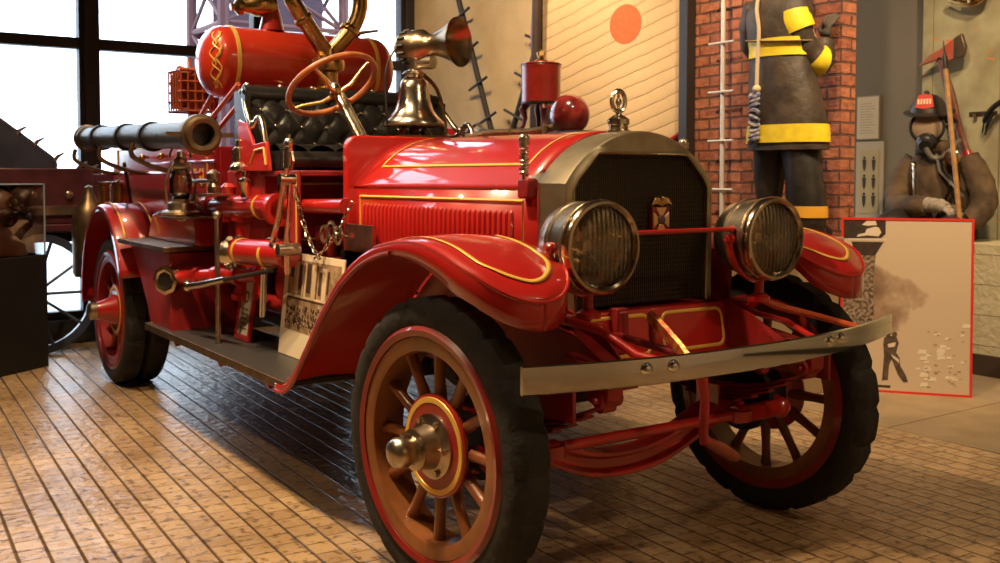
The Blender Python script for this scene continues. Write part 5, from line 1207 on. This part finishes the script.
# helmet, mask, hose
hx_, hy_, hz_ = -1.615, 4.35, 1.80
bm = lathe(B(), (hx_, hy_, hz_), (.10, -.22, 1), [(0, .0), (-.005, .125), (.0, .178), (.012, .18), (.02, .128), (.06, .115), (.10, .09), (.13, .05), (.14, 0)], 32)
box(bm, (hx_, hy_+.12, hz_-.03), (.22, .16, .014), Rx(-25)); sph(bm, (hx_-.01, hy_-.02, hz_+.145), .02)
hl = part('helmet', bm, mat('black_leather_helmet', (.03, .025, .02), .5, bump=.3), t, ang=50)
bm = prism(B(), [(-.062, 0), (-.045, .085), (0, .10), (.05, .085), (.066, 0), (0, -.012)], 'y', -.006, .006); bmesh.ops.transform(bm, matrix=M4.Translation(V((hx_+.035, hy_-.115, hz_+.035))) @ M4.Rotation(.35, 4, 'Z') @ M4.Rotation(-.15, 4, 'X'), verts=bm.verts)
sh = part('helmet_front', bm, mat('red_helmet_shield', (.55, .05, .03), .5), hl)
bm = B()
for x in (-.040, -.020, .0, .020, .040): bx(bm, x-.006, x+.006, -.011, -.006, .022, .06)
bmesh.ops.transform(bm, matrix=M4.Translation(V((hx_+.035, hy_-.115, hz_+.035))) @ M4.Rotation(.35, 4, 'Z') @ M4.Rotation(-.15, 4, 'X'), verts=bm.verts); part('shield_numerals', bm, cream, sh)
md_ = V((.42, -.9, -.08)).normalized(); mc = V((hx_, hy_, 1.70))+md_*.07
bm = B(); _, mu, mv = frame_for(md_)
lathe(bm, mc, md_, [(-.06, .105), (.01, .122), (.03, .122), (.032, .106), (.01, .098)], 32, capped=False)
sph(bm, mc-V((0, 0, .10))+md_*.03, .07, (1, 1, .9)); lathe(bm, mc-V((0, 0, .11))+md_*.05, md_-V((0, 0, .5)), [(0, .05), (.03, .052), (.05, .045), (.052, 0)], 20)
for sg in (-1, 1): box(bm, mc-md_*.08+V((sg*.09, .02, .0)), (.02, .14, .03))
mk = part('breathing_mask', bm, mat('black_mask_rubber', (.018, .017, .017), .4), t)
bm = lathe(B(), mc+md_*.022, md_, [(0, .104), (.012, .092), (.024, .055), (.029, 0)], 28, capped=False); lathe(bm, mc+md_*.018, md_, [(0, .104), (.012, .092), (.024, .055), (.029, 0)], 28, capped=False)
part('face_plate', bm, mat('smoky_faceplate', (.34, .25, .17), .12, 0, 1), mk)
bm = tube(B(), smoothpath([mc-V((0, 0, .14))+md_*.08, mc+V((.06, -.03, -.22)), mc+V((.13, .02, -.21)), mc+V((.16, .10, -.12)), mc+V((.15, .16, -.10))], 5), .020, 10); part('air_hose', bm, mat('grey_hose', (.16, .14, .12), .5), mk)
bm = lathe(B(), (-1.365, 4.25, 1.47), (.4, -.9, 0), [(-.06, .03), (-.02, .03), (-.015, .055), (.015, .055), (.02, .045), (.022, 0)], 24); cyl(bm, (-1.365, 4.25, 1.50), (-1.365, 4.25, 1.56), .02); part('air_gauge', bm, nickel, t)
bm = tube(B(), [(-1.35, 4.27, 1.52), (-1.33, 4.29, 1.38), (-1.40, 4.25, 1.2), (-1.48, 4.24, 1.02)], .022, 6, flat=.3); tube(bm, [(-1.50, 4.29, 1.50), (-1.45, 4.25, 1.38), (-1.36, 4.24, 1.30), (-1.28, 4.27, 1.2)], .022, 6, flat=.3); part('harness', bm, black, t)
gg = mat('pale_grey_striped_glove', (.36, .30, .24), .85, bump=.4, bscale=50, var=.3, vscale=40)
hand('glove', (-1.36, 4.14, 1.12), (.85, -.15, -.35), (0, -.5, .9), gg, t, 1.2, 1.15, 1, 1.6)
hand('glove', (-1.25, 4.17, 1.0), (.1, -.75, -.15), (.2, -.2, .9), gg, t, 1.1, 1.15, -1, 1.6)
part('gauntlet', sleeve(B(), [(-1.52, 4.155, 1.14), (-1.45, 4.15, 1.135), (-1.38, 4.14, 1.13), (-1.34, 4.14, 1.11)], [.055, .052, .050, .045], wr=.08), gg, t)
# pike pole held by the figure
t = thing('pike_pole', 'pale wooden pike pole held upright in front of the masked figure', 'pole', (-1.33, 4.07, .9))
part('shaft', tube(B(), [(-1.195, 4.10, .90), (-1.22, 4.09, 1.18), (-1.33, 4.09, 2.10)], .017, 10), mat('pale_ash_wood', (.45, .24, .09), .5, var=.3, vscale=20), t)
bm = lathe(B(), (-1.328, 4.09, 2.08), (-.11, 0, 1), [(0, .020), (.08, .018), (.10, .010), (.20, .002)], 10); tube(bm, [(-1.335, 4.09, 2.14), (-1.38, 4.09, 2.16), (-1.41, 4.09, 2.12)], [.010, .008, .003], 6); part('pike_head', bm, darkm, t)
# fire axe hanging on the green boards
t = thing('fire_axe', 'fire axe with red head and curved brown handle hung on the green boards', 'axe', (-1.66, 4.62, 1.40))
axp = [(-1.87, 2.175), (-1.78, 2.255), (-1.70, 2.285), (-1.56, 2.37), (-1.525, 2.375), (-1.50, 2.29), (-1.51, 2.225), (-1.60, 2.20), (-1.66, 2.185), (-1.69, 2.175), (-1.71, 2.215), (-1.76, 2.20)]
bm = prism(B(), axp, 'y', 4.585, 4.615); part('axe_head', bm, mat('axe_red_and_steel', (.60, .04, .025), .4, .1, .3, var=.3, col2=(.28, .18, .11), vscale=5), t, bev=.006)
part('cutting_edge', prism(B(), [(-1.58, 2.355), (-1.52, 2.385), (-1.488, 2.29), (-1.505, 2.215), (-1.58, 2.205)], 'y', 4.581, 4.619), mat('rusty_steel', (.22, .15, .10), .45, .8, var=.4), t, bev=.004)
part('handle', tube(B(), smoothpath([(-1.69, 4.60, 2.22), (-1.655, 4.60, 2.10), (-1.60, 4.60, 1.95), (-1.55, 4.60, 1.75), (-1.50, 4.60, 1.58), (-1.455, 4.60, 1.47)], 5), [.02]*20+[.024]*6, 12, flat=1.5), mat('red_brown_handle', (.22, .07, .03), .5, var=.4, vscale=15), t)
part('red_butt', tube(B(), [(-1.475, 4.60, 1.52), (-1.45, 4.60, 1.46), (-1.425, 4.60, 1.42)], [.030, .034, .028], 12, flat=1.3), red, t)
# door hardware and hooks on the green boards
bm = bx(B(), -1.52, -1.31, 4.705, 4.722, 1.79, 1.815); cyl(bm, (-1.47, 4.70, 1.80), (-1.47, 4.70, 1.76), .014); 
for x in (-1.38, -1.33): sph(bm, (x, 4.705, 1.803), .011)
tag(part('hinge_strap', bm, dbrass, None, loc=(-1.42, 4.71, 1.8)), 'small rusty strap hinge on the green boards, right of the axe handle', 'hinge')
bm = tube(B(), smoothpath([(-1.40, 4.68, 1.66), (-1.36, 4.64, 1.74), (-1.30, 4.62, 1.82), (-1.20, 4.62, 1.88), (-1.05, 4.64, 1.90)], 5), [.006]*5+[.02]*16, 8); tube(bm, smoothpath([(-1.37, 4.67, 1.64), (-1.33, 4.63, 1.72), (-1.28, 4.62, 1.80)], 4), [.005]*3+[.012]*6, 8)
tag(part('tool_hook', bm, darkm, None, loc=(-1.2, 4.65, 1.8)), 'dark forked iron hook on the green boards at the right edge', 'hook')
bm = tube(B(), smoothpath([(-1.66, 4.64, 2.66), (-1.55, 4.62, 2.62), (-1.45, 4.62, 2.60), (-1.38, 4.62, 2.63), (-1.36, 4.64, 2.72)], 5), .022, 8); lathe(bm, (-1.44, 4.62, 2.60), (0, 0, 1), [(0, .05), (.06, .07), (.14, .06)], 16)
tag(part('brass_bracket', bm, brass, None, loc=(-1.5, 4.65, 2.6)), 'brass and iron bracket high on the green boards above the axe', 'bracket')
# notices on the recess wall
t = thing('notice', 'plain cream text notice, the upper of the two beside the brick wall', 'notice', (-2.5, 4.88, 1.65))
part('frame', bx(B(), -2.63, -2.41, 4.885, 4.898, 1.645, 2.01), mat('notice_edge', (.30, .25, .17), .6), t); part('sheet', bx(B(), -2.622, -2.418, 4.880, 4.885, 1.655, 2.00), mat('notice_paper', (.62, .52, .36), .7), t)
bm = B()
for k in range(12): bx(bm, -2.595, -2.45-.02*(k % 3), 4.8785, 4.880, 1.70+.022*k, 1.705+.022*k)
part('printed_text', bm, mat('faded_ink', (.36, .28, .18), .7), t)['kind'] = 'stuff'
t = thing('notice', 'framed sheet of small dark figures, the lower of the two beside the brick wall', 'notice', (-2.5, 4.88, 1.0))
part('frame', bx(B(), -2.63, -2.37, 4.885, 4.90, .99, 1.63), mat('pale_notice_frame', (.50, .42, .29), .6), t); part('sheet', bx(B(), -2.59, -2.41, 4.880, 4.885, 1.03, 1.56), mat('notice_sheet', (.50, .40, .22), .7), t)
bm = B()
for i in range(3):
    for j in range(2):
        x, z = -2.545+.09*j, 1.11+.15*i; sph(bm, (x, 4.878, z+.085), .012, (1, .2, 1), 8); prism(bm, [(x-.018, z+.07), (x+.018, z+.07), (x+.012, z), (x, z-.03), (x-.012, z)], 'y', 4.8765, 4.880)
part('printed_figures', bm, mat('print_black', (.05, .04, .03), .7), t)['kind'] = 'stuff'

# ---- large framed rescue photograph at the right
t, w, h = leaned('framed_photograph', 'large red-framed brown photograph of a smoky rooftop rescue standing on the floor', 'picture', (-1.265, 2.90, 0), (-.66, 3.36, 0), (-1.287, 2.93, 1.08), .02)
bm = B(); f_ = .014
bx(bm, 0, w, 0, f_, -.02, .004); bx(bm, 0, w, h-f_, h, -.02, .004); bx(bm, 0, f_, f_, h-f_, -.02, .004); bx(bm, w-f_, w, f_, h-f_, -.02, .004)
part('red_frame', bm, mat('bright_red_frame', (.62, .03, .02), .4), t)
def smoke_mat():
    m, n, p, tc = nodes_mat('smoky_sky_print')
    s = n.nodes.new('ShaderNodeSeparateXYZ'); n.links.new(tc.outputs['Object'], s.inputs[0])
    nz = n.nodes.new('ShaderNodeTexNoise'); nz.inputs['Scale'].default_value = 4; nz.inputs['Detail'].default_value = 5; n.links.new(tc.outputs['Object'], nz.inputs[0])
    def band(sock, c, wd):
        a = n.nodes.new('ShaderNodeMath'); a.operation = 'SUBTRACT'; a.inputs[1].default_value = c; n.links.new(sock, a.inputs[0])
        b_ = n.nodes.new('ShaderNodeMath'); b_.operation = 'DIVIDE'; b_.inputs[1].default_value = wd; n.links.new(a.outputs[0], b_.inputs[0])
        c_ = n.nodes.new('ShaderNodeMath'); c_.operation = 'MULTIPLY'; n.links.new(b_.outputs[0], c_.inputs[0]); n.links.new(b_.outputs[0], c_.inputs[1]); return c_.outputs[0]
    d = n.nodes.new('ShaderNodeMath'); n.links.new(band(s.outputs['X'], .26, .42), d.inputs[0]); n.links.new(band(s.outputs['Y'], .60, .38), d.inputs[1])
    e = n.nodes.new('ShaderNodeMath'); e.operation = 'MULTIPLY_ADD'; e.inputs[1].default_value = 1.5; n.links.new(nz.outputs[0], e.inputs[0]); n.links.new(d.outputs[0], e.inputs[2])
    c = ramp(n, [(.58, (.13, .075, .05)), (.80, (.26, .17, .11)), (.95, (.42, .31, .21)), (1.0, (.52, .41, .29))], e.outputs[0])
    sc = n.nodes.new('ShaderNodeMath'); 
    n.links.new(c, p.inputs['Base Color']); p.inputs['Roughness'].default_value = .5; return m
part('sky_print', bx(B(), f_, w-f_, f_, h-f_, -.012, 0), smoke_mat(), t)
pd = mat('print_dark_brown', (.05, .03, .022), .5, var=.4, vscale=20); pl_ = mat('print_pale', (.62, .52, .40), .5)
mott = mat('print_mottled', (.34, .25, .18), .5, var=.5, vscale=55, col2=(.05, .03, .02))
bm = prism(B(), [(f_, h-f_), (.26, h-f_), (.26, h-.10), (.235, h-.125), (f_, h-.13)], 'z', 0, .001); part('dark_wall_print', bm, pd, t); bm = prism(B(), [(.06, h-.15), (.25, h-.15), (.20, h-.235), (.09, h-.235)], 'z', 0, .001); bx(bm, .20, .30, .03, .045, 0, .001)
part('dark_ledge_print', bm, pd, t)
bm = prism(B(), [(.14, h-.235), (.205, h-.235), (.19, h-.40), (.20, h-.62), (.14, .36), (.12, .10), (f_, .06), (f_, h-.24)], 'z', 0, .0008); part('facade_print', bm, mott, t)
bm = B(); prism(bm, [(.04, h-.142), (.26, h-.142), (.27, h-.132), (.04, h-.130)], 'z', .001, .002); prism(bm, [(.09, h-.12), (.10, h-.105), (.14, h-.095), (.15, h-.07), (.20, h-.055), (.22, h-.06), (.235, h-.09), (.22, h-.115), (.15, h-.11)], 'z', .001, .002); prism(bm, [(.12, h-.045), (.15, h-.02), (.20, h-.02), (.21, h-.045), (.16, h-.05)], 'z', .001, .002)
part('lying_figure_print', bm, pl_, t)
bm = B(); cx = .30
prism(bm, [(cx-.045, .30), (cx-.04, .34), (cx-.015, .352), (cx+.03, .35), (cx+.045, .31), (cx+.03, .25), (cx+.05, .22), (cx+.055, .17), (cx+.085, .12), (cx+.10, .075), (cx+.075, .07), (cx+.045, .11), (cx+.02, .17), (cx+.005, .21), (cx-.01, .17), (cx-.015, .08), (cx-.05, .075), (cx-.045, .14), (cx-.04, .23)], 'z', .001, .002)
lathe(bm, (cx-.02, .365, .001), (0, 0, 1), [(0, .018), (.001, .016), (.001, 0)], 12); lathe(bm, (cx+.02, .362, .001), (0, 0, 1), [(0, .016), (.001, .015), (.001, 0)], 12)
part('rescued_pair_print', bm, mat('print_mid_dark', (.12, .08, .055), .5, var=.5, vscale=30), t)
bm = prism(B(), [(cx-.02, .30), (cx+.03, .315), (cx+.02, .285), (cx-.015, .28)], 'z', .002, .0026); prism(bm, [(cx+.0, .24), (cx+.045, .21), (cx+.05, .185), (cx+.01, .22)], 'z', .002, .0026); part('pale_arms_print', bm, pl_, t)
bm = B(); random.seed(11)
for k in range(26):
    x = random.uniform(.44, .70); y = random.uniform(.06, .42)*(.6+.4*(x > .5)); wv = random.uniform(.012, .026); prism(bm, [(x, y), (x+wv*2, y+.004), (x+wv*2, y+wv), (x+wv*.4, y+wv*1.1)], 'z', 0, .0012)
part('street_print', bm, mat('print_pale_grey', (.68, .60, .47), .5), t)['kind'] = 'stuff'
bm = B()
for k in range(26):
    x = random.uniform(.50, .72); y = random.uniform(.04, .40); wv = random.uniform(.006, .014); bx(bm, x, x+wv*1.6, y, y+wv*.6, .0012, .0018)
part('street_shadow_print', bm, mat('print_brown', (.36, .27, .18), .5), t)['kind'] = 'stuff'

# ---- glass case at the left edge
t = thing('display_case', 'black display case with a clear glass hood at the left edge, before the window', 'display case', (-4.9, -1.6, 0))
CX0, CX1, CY0, CY1 = -5.35, -4.42, -2.2, -1.13
cpoly = [(-4.915, -1.045), (-4.45, -1.66), (-4.95, -2.04), (-5.415, -1.425)]
part('plinth', prism(B(), cpoly, 'z', 0, .79), mat('matt_black_plinth', (.012, .010, .009), .6), t, bev=.004)
g = B(); th = .008
gl = prism(B(), [(x*.985-.074, y*.975-.039) for x, y in cpoly], 'z', .79, 1.28); 
gh = part('glass_hood', gl, window_glass(), t)
bm = B()
pp = [V((x*.985-.074, y*.975-.039, 0)) for x, y in cpoly]
for k in range(4):
    a = pp[k]; b2 = pp[(k+1) % 4]; cyl(bm, a+V((0, 0, .79)), a+V((0, 0, 1.285)), .007, n=6); cyl(bm, a+V((0, 0, 1.283)), b2+V((0, 0, 1.283)), .006, n=6)
part('hood_edge', bm, mat('bluish_glass_edge', (.35, .45, .55), .15, trans=.3), gh)
bxc, byc = -4.95, -1.365
t = thing('smoke_helmet', 'brown leather and brass smoke helmet on a tan bust inside the glass case', 'helmet', (bxc, byc, .79))
bm = loft(B(), [((bxc, byc, .795), .17, .20), ((bxc, byc, .86), .17, .19), ((bxc, byc, .93), .12, .12), ((bxc, byc, .98), .075, .08), ((bxc, byc, 1.03), .07, .075)], 28); part('bust', bm, mat('tan_clay_bust', (.48, .27, .15), .6), t)
bm = sph(B(), (bxc, byc, 1.12), .135, (1, 1.05, 1.0)); tube(bm, [(bxc+.14*cos(a), byc+.145*sin(a), 1.09+.02*sin(a)) for a in [2*pi*i/30 for i in range(30)]], .016, 8, closed=True); lathe(bm, (bxc+.10, byc+.05, 1.06), (.9, .3, -.3), [(0, .06), (.06, .055), (.07, .03), (.10, .028)], 16)
part('helmet_shell', bm, mat('brown_leather', (.13, .055, .025), .4, .2, var=.5, vscale=12), t)
bm = lathe(B(), (bxc+.02, byc, 1.22), (0, 0, 1), [(0, .05), (.02, .05), (.035, .02)], 16); lathe(bm, (bxc+.10, byc+.08, 1.16), (.8, .6, .3), [(0, .035), (.03, .035), (.032, .0)], 16); part('brass_fittings', bm, brass, t)

# ---- dark antique wagon in front of the window
wgm = mat('haze_tinted_blue_black_wagon', (.06, .075, .13), .4, 0, .3, var=.5, vscale=4); wgr = mat('wagon_oxblood', (.10, .022, .03), .4, 0, .3, var=.4)  # bluish flare haze is mixed into the dark wagon colour
t = thing('antique_wagon', 'dark antique wagon with a folded sloping hood, before the window behind the glass case', 'wagon', (-5.55, -1.6, 0))
bm = prism(B(), [(-3.2, 1.0), (-3.2, 1.9), (-1.7, 1.95), (-1.28, 1.80), (-1.05, 1.62), (-.90, 1.50), (-.86, 1.46), (-.86, 1.02)], 'x', -5.75, -5.46); part('hood', bm, wgm, t, bev=.02)
bm = bx(B(), -5.78, -5.40, -3.2, -.62, .98, 1.40); bx(bm, -5.74, -5.44, -.62, -.40, 1.02, 1.36); bx(bm, -5.8, -5.38, -3.2, -.5, .92, .98); part('body', bm, wgr, t, bev=.01)
bm = B()
for y, z in ((-1.12, 1.66), (-1.0, 1.58), (-.86, 1.47), (-.70, 1.40), (-.62, 1.38)):
    tube(bm, [(-5.5, y-.05, z-.06), (-5.46, y, z+.02), (-5.46, y+.05, z+.05)], [.02, .014, .006], 6)
for y in (-1.05, -.8): lathe(bm, (-5.40, y, 1.2), (1, 0, 0), [(0, .028), (.03, .028), (.04, .01)], 14)
bx(bm, -5.44, -5.38, -1.1, -.55, 1.05, 1.12); part('lamps_and_straps', bm, oldnick, t)
for y in (-2.6, -1.05):
    bm = ring(B(), (-5.42, y, .46), (1, 0, 0), [(-.02, .40), (-.02, .46), (.02, .46), (.02, .40)], 36)
    lathe(bm, (-5.45, y, .46), (1, 0, 0), [(0, .06), (.08, .05)], 14)
    for k in range(10): a = 2*pi*k/10; cyl(bm, (-5.42, y, .46), (-5.42, y+.41*cos(a), .46+.41*sin(a)), .013, n=6)
    part('wheel', bm, wgm, t)
bm = B(); tube(bm, [(-5.6, -.5, .95), (-5.6, -.42, .7), (-5.6, -.35, .35), (-5.6, -.25, .3)], .022, 6); bx(bm, -5.7, -5.5, -3.1, -.6, .84, .92); part('undercarriage', bm, darkm, t)

# ---- red lattice steel tower outside the window
t = thing('lattice_tower', 'red-brown steel lattice tower outside the window behind the chemical tank', 'tower', (-9.8, 2.5, 0))
lt_ = mat('tower_red_brown', (.09, .028, .03), .6)
for x, y in ((-9.2, 1.72), (-9.2, 3.3), (-10.4, 1.72), (-10.4, 3.3)): part('tower_leg', cyl(B(), (x, y, 0), (x, y, 6), .07, n=8), lt_, t)
bm = B()
for z in [0, .8, 1.6, 2.4, 3.2, 4.0, 4.8]:
    for a, b2 in (((-9.2, 1.72), (-9.2, 3.3)), ((-10.4, 1.72), (-10.4, 3.3)), ((-9.2, 1.72), (-10.4, 1.72)), ((-9.2, 3.3), (-10.4, 3.3))):
        cyl(bm, (*a, z), (*b2, z), .035, n=6); cyl(bm, (*a, z), (*b2, z+.8), .028, n=6); cyl(bm, (*a, z+.8), (*b2, z), .028, n=6)
part('bracing', bm, lt_, t)['kind'] = 'stuff'
part('infill_panel', bx(B(), -9.75, -9.72, 1.78, 3.24, 0, 5.6), mat('plum_panel', (.075, .04, .06), .7), t)
struct('ground_outside', bx(B(), -30, XW-.3, -20, 20, -.2, -.05), mat('pale_paving', (.55, .56, .56), .8))
